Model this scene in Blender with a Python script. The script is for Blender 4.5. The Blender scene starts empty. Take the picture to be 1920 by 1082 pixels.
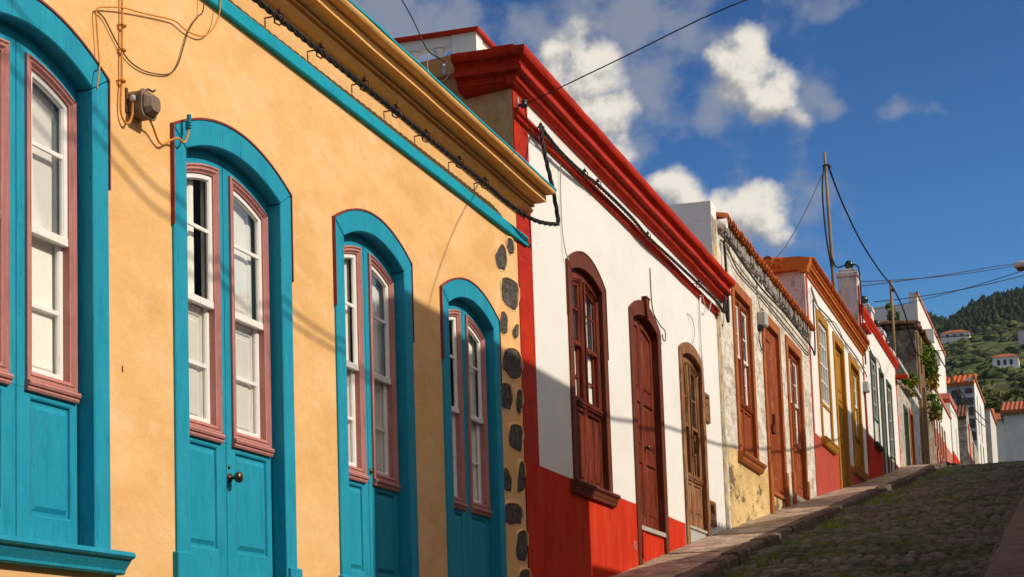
import bpy, bmesh, math, random
import numpy as np
from mathutils import Vector, Matrix
random.seed(7); RNG = np.random.default_rng(7)
C = bpy.context.scene.collection
# World frame: street runs along +Y, house fronts stand in the plane X=0, z=0 is the eye level of the camera.
CAMX = 4.4
RIGHT = (0.95349178, 0.29964991, -0.03260932)
DOWN = (-0.066425, 0.10336547, -0.99242294)
FWD = (-0.29400876, 0.94843319, 0.11846237)

GY = [-30, 0, 8, 17.22, 22.7, 27.2, 32.18, 36.15, 40.8, 44.8, 48.4, 53.1, 59.6, 70, 85, 100, 112, 130, 170]
GZ = [-6, -1.6, -.28, 1.18, 2.03, 2.69, 3.43, 3.98, 4.63, 5.21, 5.79, 6.37, 7.08, 8.26, 10.0, 11.8, 13.2, 14.9, 16.5]
def g(y): return float(np.interp(y, GY, GZ))

# ------------------------------------------------------------------ materials
def node(nt, t, **k):
    n = nt.nodes.new(t)
    for a, v in k.items(): setattr(n, a, v)
    return n
def M(name, col, rough=.8, var=.12, vscale=2.5, layers=(), bump=.2, bscale=(70, 70, 70), bdist=.006, spec=.12, metal=0, bump2=None):
    m = bpy.data.materials.new(name); m.use_nodes = True
    nt = m.node_tree; L = nt.links; b = nt.nodes['Principled BSDF']
    b.inputs['Roughness'].default_value = rough; b.inputs['Specular IOR Level'].default_value = spec; b.inputs['Metallic'].default_value = metal
    tc = node(nt, 'ShaderNodeTexCoord')
    def noise(sc, detail=5, rough_=.6, seed=0):
        mp = node(nt, 'ShaderNodeMapping'); mp.inputs['Scale'].default_value = sc if hasattr(sc, '__len__') else (sc,)*3
        mp.inputs['Location'].default_value = (seed*3.7, seed*1.9, seed*5.3)
        n = node(nt, 'ShaderNodeTexNoise'); n.inputs['Scale'].default_value = 1; n.inputs['Detail'].default_value = detail; n.inputs['Roughness'].default_value = rough_
        L.new(tc.outputs['Object'], mp.inputs['Vector']); L.new(mp.outputs['Vector'], n.inputs['Vector']); return n.outputs['Fac']
    def ramp(f, lo, hi, c0=(0, 0, 0, 1), c1=(1, 1, 1, 1)):
        r = node(nt, 'ShaderNodeValToRGB'); r.color_ramp.elements[0].position = lo; r.color_ramp.elements[1].position = hi
        r.color_ramp.elements[0].color = c0; r.color_ramp.elements[1].color = c1
        L.new(f, r.inputs['Fac']); return r.outputs['Color']
    d = tuple(max(0, c*(1-var)) for c in col)+(1,); u = tuple(min(1, c*(1+var)) for c in col)+(1,)
    cur = ramp(noise(vscale, 6, .65, 1), .3, .7, d, u)
    for i, ly in enumerate(layers):
        c2, sc, lo, hi = ly[:4]; amt = ly[4] if len(ly) > 4 else 1
        f = ramp(noise(sc, 7, .68, 2+i), lo-.045, hi-.055, (0, 0, 0, 1), (amt,)*3+(1,))
        mx = node(nt, 'ShaderNodeMix', data_type='RGBA'); L.new(f, mx.inputs[0]); L.new(cur, mx.inputs[6]); mx.inputs[7].default_value = tuple(c2)+(1,)
        cur = mx.outputs[2]
    L.new(cur, b.inputs['Base Color'])
    if bump:
        bp = node(nt, 'ShaderNodeBump'); bp.inputs['Strength'].default_value = bump; bp.inputs['Distance'].default_value = bdist
        L.new(noise(bscale, 4, .6, 9), bp.inputs['Height']); nb = bp
        if bump2:
            bq = node(nt, 'ShaderNodeBump'); bq.inputs['Strength'].default_value = bump2[1]; bq.inputs['Distance'].default_value = bump2[2]
            L.new(noise(bump2[0], 3, .5, 11), bq.inputs['Height']); L.new(bp.outputs['Normal'], bq.inputs['Normal']); nb = bq
        L.new(nb.outputs['Normal'], b.inputs['Normal'])
    return m
GRAIN = (30, 30, 2.2)
m_yellow = M('yellow_plaster', (.775, .455, .180), .9, .05, (1.3, .8, 1.3), [((.82, .54, .27), (3, 1.5, 2.6), .48, .68, .6), ((.66, .345, .115), (4, 1.8, 3.4), .54, .74, .45), ((.84, .60, .35), (9, 4, 7), .60, .72, .45), ((.87, .64, .40), (1.4, .8, 1.2), .60, .74, .4), ((.68, .36, .13), (12, 7, 2), .66, .78, .35), ((.56, .29, .10), (45, 45, 45), .67, .73, .5)], .4, (70, 70, 70), .006, bump2=((2.6, 1.6, 2.6), .6, .04))
m_yel_corn = M('yellow_cornice_paint', (.80, .44, .14), .85, .06, 3, [((.64, .28, .06), (9, 3, 9), .57, .74, .4), ((.82, .54, .26), (12, 4, 12), .58, .72, .5)], .5, (45, 20, 45), .008)
m_teal = M('teal_paint', (.016, .275, .405), .6, .08, 4, [((.03, .34, .46), (4, 4, 2), .50, .70, .6), ((.012, .33, .46), (40, 40, 5), .50, .70, .5), ((.003, .18, .28), (20, 20, 2.5), .58, .74, .5), ((.002, .07, .12), (60, 60, 8), .675, .73, .8), ((.20, .42, .48), (70, 70, 30), .705, .74, .7)], .6, (60, 60, 5), .006, spec=.12, bump2=((9, 9, 1.6), .25, .008))
m_tealstrip = M('teal_band_paint', (.010, .33, .44), .6, .08, 4, [((.004, .20, .29), (9, 2, 9), .56, .72, .5)], .3, (40, 12, 40), .004)
m_pink = M('dusty_pink_paint', (.48, .215, .19), .65, .10, 6, [((.30, .10, .085), (25, 25, 3), .56, .72, .5), ((.58, .36, .31), (50, 50, 8), .62, .72, .5)], .4, (70, 70, 8), .004)
m_maroon = M('maroon_trim_paint', (.22, .05, .045), .6, .12, 6)
m_white = M('white_sash_paint', (.82, .80, .76), .5, .05, 5, [((.50, .44, .36), (45, 45, 9), .66, .76, .7)], .3, (60, 60, 8), .003, spec=.4)
m_cream = M('cream_shutter_paint', (.88, .85, .77), .6, .05, 4, [((.62, .55, .42), (20, 20, 2), .62, .8, .4)], .3, (60, 60, 4), .003)
m_dark = M('painted_shade', (.05, .045, .04), .9, .1, 2, (), 0)  # dark colour stands for the unlit depth behind openings
m_bronze = M('old_bronze', (.16, .095, .05), .35, .2, 30, (), .2, metal=.9)
m_stone = M('dark_volcanic_stone', (.125, .108, .094), .95, .35, 14, [((.27, .25, .23), (9, 9, 9), .58, .7, .7), ((.045, .038, .033), (40, 40, 40), .56, .64, .9)], 1.0, (55, 55, 55), .03)
m_cable = M('black_cable', (.03, .028, .027), .55, .2, 20, [((.10, .09, .08), (30, 30, 30), .58, .7, .6)], .2)
m_wire = M('thin_wire', (.05, .045, .04), .6, .2, 20, (), 0)
m_clamp = M('rusty_iron', (.17, .075, .035), .7, .3, 40, [((.07, .04, .03), (60, 60, 60), .5, .6)], .4)
m_conduit = M('orange_painted_cable', (.62, .26, .055), .6, .12, 20, (), .1)
m_jbox = M('brown_plastic_box', (.20, .15, .115), .6, .15, 12, [((.36, .24, .13), (16, 16, 16), .58, .68, .6)], .2)
m_grey = M('grey_plastic', (.42, .42, .40), .6, .08, 10)
m_tealwire = M('teal_painted_wire', (.012, .20, .29), .5, .1, 10, (), 0)
m_whitewall = M('white_plaster', (.78, .765, .72), .9, .03, (1.2, .6, 1.2), [((.66, .635, .585), (2.2, 1, 1.6), .56, .80, .4), ((.35, .31, .26), (22, 10, 11), .725, .755, .8), ((.67, .63, .56), (.8, .5, .8), .56, .7, .35)], .35, (80, 80, 80), .005, bump2=((2, 2, 2), .3, .03))
m_red = M('red_gloss_paint', (.47, .024, .003), .55, .12, 3, [((.29, .009, .003), (10, 3, 10), .52, .70, .75), ((.56, .06, .02), (30, 8, 30), .60, .72, .5), ((.16, .03, .015), (40, 12, 40), .66, .72, .6)], .35, (40, 14, 40), .006, spec=.10)
m_dado = M('red_plaster', (.56, .032, .008), .9, .08, 1.8, [((.46, .02, .005), (5, 5, 1.5), .52, .70, .7), ((.64, .085, .035), (4, 4, 1.0), .56, .76, .6)], .6, (60, 60, 60), .007)
m_side = M('rough_orange_plaster', (.74, .34, .12), .95, .12, 2, [((.55, .22, .07), (6, 6, 6), .54, .72, .6), ((.78, .48, .26), (3, 3, 2), .58, .74, .6)], 1.0, (28, 28, 28), .022)
m_maho = M('mahogany_wood', (.20, .032, .012), .5, .2, 5, [((.085, .013, .006), GRAIN, .46, .61, .9), ((.34, .10, .04), (40, 40, 3), .57, .70, .75)], .4, (60, 60, 4), .005, spec=.16)
m_mahof = M('mahogany_frame', (.155, .042, .020), .55, .15, 5, [((.08, .019, .009), (25, 25, 3), .5, .68, .7)], .35, (60, 60, 5), .003, spec=.12)
m_oldwood = M('weathered_brown_wood', (.36, .175, .075), .7, .25, 6, [((.13, .05, .022), GRAIN, .46, .60, .9), ((.52, .38, .24), (45, 45, 4), .58, .70, .7), ((.26, .07, .025), (10, 10, 3), .58, .68, .6)], .8, (60, 60, 4), .007)
m_pale = M('pale_threshold_stone', (.42, .39, .33), .9, .15, 8, (), .4)
m_h3 = M('weathered_grey_plaster', (.52, .46, .37), .95, .10, 2.5, [((.64, .58, .48), (2.6, .9, 1.9), .46, .58, .9), ((.76, .72, .63), (7, 2.2, 4.5), .53, .63, .85), ((.38, .315, .235), (6, 1.8, 3.5), .55, .64, .7), ((.78, .75, .67), (24, 7, 14), .57, .64, .7), ((.22, .175, .125), (14, 4, 8), .63, .70, .65), ((.24, .195, .14), (1.6, .8, 2.2), .60, .74, .6)], 1.0, (40, 20, 30), .016)
m_h3yel = M('stained_yellow_plaster', (.72, .52, .24), .95, .10, 2, [((.54, .36, .15), (4, 1.5, 3), .48, .66, .8), ((.12, .095, .06), (2.4, .8, 2.4), .57, .63, .9), ((.15, .11, .07), (14, 5, 10), .635, .675, .8)], .8, (40, 30, 40), .014)
m_strip = M('peeling_yellow_strip', (.62, .43, .19), .95, .1, 3, [((.20, .18, .15), (7, 7, 4), .50, .55, .85), ((.42, .38, .32), (14, 14, 8), .56, .62, .8)], .7, (40, 40, 40), .012)
m_brick = M('rust_brown_wood', (.34, .080, .020), .55, .15, 5, [((.18, .032, .010), GRAIN, .46, .63, .8), ((.50, .29, .16), (14, 14, 5), .645, .69, .8)], .4, (60, 60, 4), .005, spec=.15)
m_brickf = M('rust_brown_frame', (.41, .125, .034), .55, .12, 5, [((.22, .055, .016), (30, 30, 3), .52, .67, .7)], .35, (60, 60, 5), .004, spec=.15)
m_tile = M('orange_roof_tile', (.55, .135, .035), .85, .2, 6, [((.30, .07, .025), (9, 9, 9), .5, .68, .7), ((.10, .06, .04), (5, 5, 5), .62, .74, .7)], .5, (50, 50, 50), .008)
m_tileold = M('old_roof_tile', (.24, .09, .045), .95, .3, 6, [((.07, .05, .04), (6, 6, 6), .48, .62, .9), ((.40, .20, .11), (9, 9, 9), .62, .72, .7)], .6, (40, 40, 40), .01)
m_tilepaint = M('painted_orange_tile', (.52, .15, .030), .75, .12, 6, [((.34, .06, .018), (8, 8, 8), .55, .72, .6)], .3, (50, 50, 50), .006)
m_mortar = M('eave_mortar', (.36, .33, .29), .95, .25, 8, [((.12, .09, .07), (14, 14, 14), .52, .62, .8)], .9, (40, 40, 40), .02)
m_ochre = M('ochre_paint', (.42, .20, .022), .55, .12, 5, [((.26, .10, .014), (30, 30, 3), .53, .67, .6)], .3, (60, 60, 5), .003)
m_dado4 = M('dusty_red_plaster', (.42, .070, .045), .9, .10, 2, [((.55, .26, .19), (7, 7, 5), .70, .74, .7), ((.32, .04, .03), (3, 3, 1.2), .55, .75, .5)], .5, (50, 50, 50), .008)
m_gable = M('dirty_white_plaster', (.60, .585, .56), .95, .08, 2.5, [((.30, .24, .19), (6, 6, 4), .62, .72, .75), ((.44, .37, .30), (2.5, 2.5, 1.5), .52, .72, .6)], .7, (30, 30, 30), .014)
m_chim = M('stained_white_pier', (.66, .65, .62), .95, .06, 3, [((.24, .15, .09), (3.2, 3.2, 1.6), .54, .68, .8), ((.40, .33, .27), (9, 9, 4), .58, .7, .6)], .6, (35, 35, 35), .012)
m_green = M('dark_green_paint', (.045, .075, .045), .6, .2, 6, [((.10, .12, .08), (20, 20, 5), .56, .66, .7)], .3, (50, 50, 5), .003)
m_pot = M('green_glazed_ball', (.008, .035, .03), .2, .2, 8, (), 0, spec=.6)
m_ruin = M('bare_ruin_wall', (.30, .235, .17), .95, .2, 2.2, [((.13, .09, .06), (2.4, 2.4, 2.4), .5, .62, .85), ((.48, .43, .36), (2.2, 2.2, 2.2), .60, .66, .8), ((.09, .065, .05), (9, 9, 9), .6, .68, .7)], .9, (16, 16, 16), .05)
m_rubble = M('pale_rubble_wall', (.55, .50, .42), .95, .15, 3, [((.26, .21, .16), (5, 5, 5), .5, .62, .75), ((.12, .09, .07), (9, 9, 9), .62, .70, .7)], .9, (14, 14, 14), .04)
m_stonewhite = M('white_wall_with_dark_stones', (.66, .65, .62), .95, .06, 3, [((.10, .09, .085), (2.6, 2.6, 3.4), .60, .625, .9)], .7, (20, 20, 20), .03)
m_pinkdado = M('salmon_plaster', (.52, .17, .125), .9, .1, 3, (), .4)
m_greygable = M('pale_grey_plaster', (.62, .62, .61), .95, .05, 1.2, [((.47, .46, .44), (1.2, 1.2, .8), .5, .72, .6)], .5, (14, 14, 14), .02)
m_pole = M('weathered_pole_wood', (.30, .20, .11), .85, .2, 6, [((.14, .09, .05), (20, 20, 2), .55, .7, .7)], .5)
m_lamp = M('grey_lamp_metal', (.55, .56, .56), .4, .06, 6, (), .05, metal=.2)
m_lens = M('amber_lamp_lens', (.10, .06, .03), .25, .1, 8, (), 0)
m_pave = M('brown_pavement_concrete', (.50, .375, .275), .95, .18, 1.6, [((.27, .19, .14), (2.5, 2.5, 2.5), .46, .60, .85), ((.62, .50, .39), (6, 2.5, 6), .58, .68, .7), ((.13, .10, .075), (18, 18, 18), .60, .68, .7)], 1.0, (30, 30, 30), .022, bump2=((5, 5, 5), .5, .04))
m_kerb = M('dark_kerb_stone', (.15, .105, .08), .95, .25, 3, [((.07, .05, .04), (8, 8, 8), .5, .65, .7), ((.28, .21, .17), (5, 5, 5), .60, .70, .7)], .95, (24, 24, 24), .025)
m_rpave = M('grey_brown_pavement', (.24, .185, .145), .95, .2, 2, [((.14, .105, .08), (4, 4, 4), .48, .64, .8), ((.33, .27, .21), (9, 9, 9), .6, .7, .6)], .9, (30, 30, 30), .015)
m_cobble = M('cobble_stone', (.145, .122, .102), .85, .25, 5, [((.22, .19, .16), (6, 6, 6), .55, .68, .6), ((.065, .08, .015), (1.1, 1.1, 1.1), .52, .64, .75), ((.085, .095, .018), (5, 5, 5), .60, .70, .7)], .8, (45, 45, 45), .015)
m_grass = M('street_grass', (.17, .23, .022), .8, .35, .9, [((.34, .31, .07), (1.7, 1.7, 1.7), .54, .66, .6)], 0)
m_farroad = M('grassy_lane', (.10, .13, .03), .95, .3, .5, [((.25, .22, .16), (.25, .6, .6), .55, .68, .8)], .5, (8, 8, 8), .05)
m_earth = M('dry_earth', (.12, .10, .065), .95, .25, .3, [((.05, .075, .022), (.1, .1, .1), .45, .6, .8)], .5, (3, 3, 3), .1)
m_leaf = M('green_leaf', (.12, .21, .03), .6, .45, 4, [((.22, .26, .04), (6, 6, 6), .5, .6, .7)], 0)
m_leafdry = M('yellowing_leaf', (.30, .22, .03), .7, .35, 4, (), 0)
m_stem = M('brown_stem', (.12, .075, .04), .9, .3, 6, (), .4)
m_hill = M('hillside_ground', (.085, .115, .032), .95, .35, .02, [((.15, .18, .05), (.012, .012, .05), .46, .58, .8), ((.17, .125, .08), (.02, .02, .06), .55, .65, .75), ((.04, .055, .02), (.06, .06, .06), .50, .62, .7)], .6, (.4, .4, .4), .8)
m_scrub = M('hillside_scrub', (.065, .09, .025), .95, .5, .05, [((.12, .14, .04), (.03, .03, .03), .48, .60, .7), ((.12, .09, .055), (.04, .04, .04), .56, .64, .7), ((.03, .045, .015), (.08, .08, .08), .54, .62, .7)], 0)
m_pine = M('dark_pine', (.034, .055, .026), .95, .5, .04, [((.018, .03, .014), (.09, .09, .09), .5, .6, .8)], 0)
m_farwhite = M('far_white_wall', (.70, .69, .66), .9, .04, 1, (), 0)
m_farroof = M('far_tile_roof', (.40, .12, .06), .9, .15, 2, (), 0)
m_bluedoor = M('blue_shutter_paint', (.03, .06, .14), .6, .1, 3, (), 0)
m_glass = bpy.data.materials.new('window_glass'); m_glass.use_nodes = True
_nt = m_glass.node_tree; _nt.nodes.remove(_nt.nodes['Principled BSDF'])
_o = _nt.nodes['Material Output']; _t = node(_nt, 'ShaderNodeBsdfTransparent'); _t.inputs[0].default_value = (.95, .965, .96, 1)
_g = node(_nt, 'ShaderNodeBsdfGlossy'); _g.inputs['Roughness'].default_value = .03; _x = node(_nt, 'ShaderNodeMixShader'); _f = node(_nt, 'ShaderNodeFresnel'); _f.inputs[0].default_value = 1.16
_q = node(_nt, 'ShaderNodeMath', operation='MULTIPLY'); _q.inputs[1].default_value = .30; _nt.links.new(_f.outputs[0], _q.inputs[0]); _nt.links.new(_q.outputs[0], _x.inputs[0]); _nt.links.new(_t.outputs[0], _x.inputs[1]); _nt.links.new(_g.outputs[0], _x.inputs[2]); _nt.links.new(_x.outputs[0], _o.inputs[0])

# ------------------------------------------------------------------ mesh building
def loc_of(p):
    v = Vector((0, 0, 0))
    while p is not None: v += p.location; p = p.parent
    return v
class MB:
    def __init__(s): s.v = []; s.f = []
    def add(s, vs, fs):
        n = len(s.v); s.v += [tuple(map(float, q)) for q in vs]; s.f += [tuple(i+n for i in q) for q in fs]; return s
    def box(s, x0, x1, y0, y1, z0, z1):
        return s.add([(x, y, z) for x in (x0, x1) for y in (y0, y1) for z in (z0, z1)], [(0, 1, 3, 2), (4, 6, 7, 5), (0, 4, 5, 1), (2, 3, 7, 6), (0, 2, 6, 4), (1, 5, 7, 3)])
    def bridge(s, A, xa, B, xb):
        n = len(A)
        return s.add([(xa, y, z) for y, z in A]+[(xb, y, z) for y, z in B], [(i, (i+1) % n, n+(i+1) % n, n+i) for i in range(n)])
    def cap(s, A, x): return s.add([(x, y, z) for y, z in A], [tuple(range(len(A)))])
    def ribbon(s, A, B, x0, x1):
        n = len(A)
        vs = [(x0, y, z) for y, z in A]+[(x0, y, z) for y, z in B]+[(x1, y, z) for y, z in A]+[(x1, y, z) for y, z in B]
        fs = []
        for i in range(n-1):
            fs += [(i, i+1, n+i+1, n+i), (2*n+i, 3*n+i, 3*n+i+1, 2*n+i+1), (i, 2*n+i, 2*n+i+1, i+1), (n+i, n+i+1, 3*n+i+1, 3*n+i)]
        fs += [(0, n, 3*n, 2*n), (n-1, 3*n-1, 4*n-1, 2*n-1)]
        return s.add(vs, fs)
    def ring(s, A, B, x0, x1):
        s.bridge(A, x0, A, x1); s.bridge(A, x1, B, x1); s.bridge(B, x1, B, x0); s.bridge(B, x0, A, x0); return s
    def prism_y(s, prof, y0, y1, seg=1, jit=0, ramp=0):
        ys = np.linspace(y0, y1, seg+1); n = len(prof); vs = []; fs = []
        for i, y in enumerate(ys):
            j = (RNG.normal(0, jit, 2) if jit and 0 < i < seg else (0, 0))
            vs += [(x+j[0], y, z+j[1]+ramp*(y-y0)) for x, z in prof]
        for i in range(seg): fs += [(i*n+k, i*n+(k+1) % n, (i+1)*n+(k+1) % n, (i+1)*n+k) for k in range(n)]
        fs += [tuple(range(n)), tuple(range(seg*n, seg*n+n))]
        return s.add(vs, fs)
    def prism_x(s, poly, x0, x1):
        n = len(poly)
        return s.add([(x0, y, z) for y, z in poly]+[(x1, y, z) for y, z in poly], [tuple(range(n)), tuple(range(n, 2*n))]+[(i, (i+1) % n, n+(i+1) % n, n+i) for i in range(n)])
    def tube(s, path, r, n=6, caps=True):
        P = [Vector(p) for p in path]; m = len(P); vs = []; up = None
        rs = r if hasattr(r, '__len__') else [r]*m
        for i, p in enumerate(P):
            t = (P[min(i+1, m-1)]-P[max(i-1, 0)]).normalized()
            if up is None: up = t.orthogonal().normalized()
            up = (up-t*up.dot(t)); up = up.normalized() if up.length > 1e-6 else t.orthogonal().normalized()
            w = t.cross(up)
            vs += [tuple(p+rs[i]*(math.cos(2*math.pi*k/n)*up+math.sin(2*math.pi*k/n)*w)) for k in range(n)]
        fs = [(i*n+k, i*n+(k+1) % n, (i+1)*n+(k+1) % n, (i+1)*n+k) for i in range(m-1) for k in range(n)]
        if caps: fs += [tuple(range(n)), tuple(range((m-1)*n, m*n))]
        return s.add(vs, fs)
    def lathe(s, c, prof, n=16, axis='z'):
        vs = []
        for r, h in prof:
            for k in range(n):
                a = 2*math.pi*k/n; u, w = r*math.cos(a), r*math.sin(a)
                vs.append((c[0]+u, c[1]+w, c[2]+h) if axis == 'z' else (c[0]+h, c[1]+u, c[2]+w))
        fs = [(i*n+k, i*n+(k+1) % n, (i+1)*n+(k+1) % n, (i+1)*n+k) for i in range(len(prof)-1) for k in range(n)]
        fs += [tuple(range(n)), tuple(range((len(prof)-1)*n, len(prof)*n))]
        return s.add(vs, fs)
    def build(s, name, mat, parent=None, smooth=False, bev=0, loc=None):
        me = bpy.data.meshes.new(name); L = loc_of(parent) if loc is None else Vector(loc)
        me.from_pydata([(a-L.x, b-L.y, c-L.z) for a, b, c in s.v], [], s.f)
        bm = bmesh.new(); bm.from_mesh(me); bmesh.ops.recalc_face_normals(bm, faces=bm.faces); bm.to_mesh(me); bm.free()
        if smooth: me.polygons.foreach_set('use_smooth', [True]*len(me.polygons))
        me.materials.append(mat); o = bpy.data.objects.new(name, me); C.objects.link(o)
        if parent is not None: o.parent = parent
        if loc is not None: o.location = loc
        if bev:
            md = o.modifiers.new('bevel', 'BEVEL'); md.width = bev; md.segments = 1; md.limit_method = 'ANGLE'; md.angle_limit = math.radians(40)
        return o
def raw(name, verts, faces, mat, parent=None, smooth=False):
    me = bpy.data.meshes.new(name); L = loc_of(parent)
    V = np.asarray(verts, float)-np.array(L); me.from_pydata(V.tolist(), [], faces if isinstance(faces, list) else faces.tolist())
    if smooth: me.polygons.foreach_set('use_smooth', [True]*len(me.polygons))
    me.materials.append(mat); o = bpy.data.objects.new(name, me); C.objects.link(o)
    if parent is not None: o.parent = parent
    return o
def tag(o, label=None, cat=None, group=None, kind=None):
    if label: o['label'] = label
    if cat: o['category'] = cat
    if group: o['group'] = group
    if kind: o['kind'] = kind
    return o
def thing(name, label, cat, loc, group=None):
    o = bpy.data.objects.new(name, None); C.objects.link(o); o.location = loc; o.empty_display_size = .3
    return tag(o, label, cat, group)

NT = 14
def arc(c, hw, zs, rise): return lambda y: zs+rise*max(0, 1-((y-c)/hw)**2) if rise else zs
class Shape:
    def __init__(s, y0, y1, zb, top): s.y0, s.y1, s.zb, s.top = y0, y1, zb, top
    def loop(s, o=0):
        ys = np.linspace(s.y0+o, s.y1-o, NT)
        return [(ys[0], s.zb+o)]+[(y, s.top(y)-o) for y in ys]+[(ys[-1], s.zb+o)]
def sweep(mb, S, prof, cap=False):
    for (o0, x0), (o1, x1) in zip(prof, prof[1:]): mb.bridge(S.loop(o0), x0, S.loop(o1), x1)
    if cap: mb.cap(S.loop(prof[-1][0]), prof[-1][1])
    return mb
def wall(y0, y1, zb, zt, holes, x=0, t=.35, mb=None):
    """front wall in the plane X=x with rectangular holes (y0,y1,z0,z1)"""
    mb = mb or MB()
    ys = sorted({y0, y1}|{h[0] for h in holes}|{h[1] for h in holes}); zs = sorted({zb, zt}|{h[2] for h in holes}|{h[3] for h in holes})
    ys = [y for y in ys if y0 <= y <= y1]; zs = [z for z in zs if zb <= z <= zt]
    def full(i, j):
        if not (0 <= i < len(ys)-1 and 0 <= j < len(zs)-1): return False
        a, b = (ys[i]+ys[i+1])/2, (zs[j]+zs[j+1])/2
        return not any(h[0] < a < h[1] and h[2] < b < h[3] for h in holes)
    for i in range(len(ys)-1):
        for j in range(len(zs)-1):
            if not full(i, j): continue
            a, b, c, d = ys[i], ys[i+1], zs[j], zs[j+1]
            mb.add([(x, a, c), (x, b, c), (x, b, d), (x, a, d)], [(0, 1, 2, 3)]); mb.add([(x-t, a, c), (x-t, b, c), (x-t, b, d), (x-t, a, d)], [(3, 2, 1, 0)])
            if not full(i-1, j): mb.add([(x, a, c), (x, a, d), (x-t, a, d), (x-t, a, c)], [(0, 1, 2, 3)])
            if not full(i+1, j): mb.add([(x, b, c), (x, b, d), (x-t, b, d), (x-t, b, c)], [(3, 2, 1, 0)])
            if not full(i, j-1): mb.add([(x, a, c), (x, b, c), (x-t, b, c), (x-t, a, c)], [(3, 2, 1, 0)])
            if not full(i, j+1): mb.add([(x, a, d), (x, b, d), (x-t, b, d), (x-t, a, d)], [(0, 1, 2, 3)])
    return mb

# ------------------------------------------------------------------ openings (doors and windows)
def frame(parent, c, hw, hwi, zs, rise, zsi, risei, zb, zbi, x1, mat, x0=-.03, plinth=None, name='door_frame', bottom=False, x1i=None):
    """surround: arched head piece and two jambs, one mesh"""
    mb = MB(); to, ti = arc(c, hw, zs, rise), arc(c, hwi, zsi, risei)
    n = 17
    A = [(y, to(y)) for y in np.linspace(c-hw, c+hw, n)]; B = [(y, ti(y)) for y in np.linspace(c-hwi, c+hwi, n)]
    mb.ribbon(A, B, x0, x1)
    for s in (-1, 1):
        yo, yi = c+s*hw, c+s*hwi
        mb.prism_x([(yo, zb), (yo, zs-.004), (yi, zsi-.004), (yi, zb)], x0, x1-.0015)
        if plinth: mb.box(x0, x1+.018, min(yi+s*.012, yo+s*.028), max(yi+s*.012, yo+s*.028), zb-.02, plinth)
    if bottom: mb.box(x0, x1-.001, c-hwi, c+hwi, zb, zbi)
    return mb.build(name, mat, parent, bev=.006)
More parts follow.
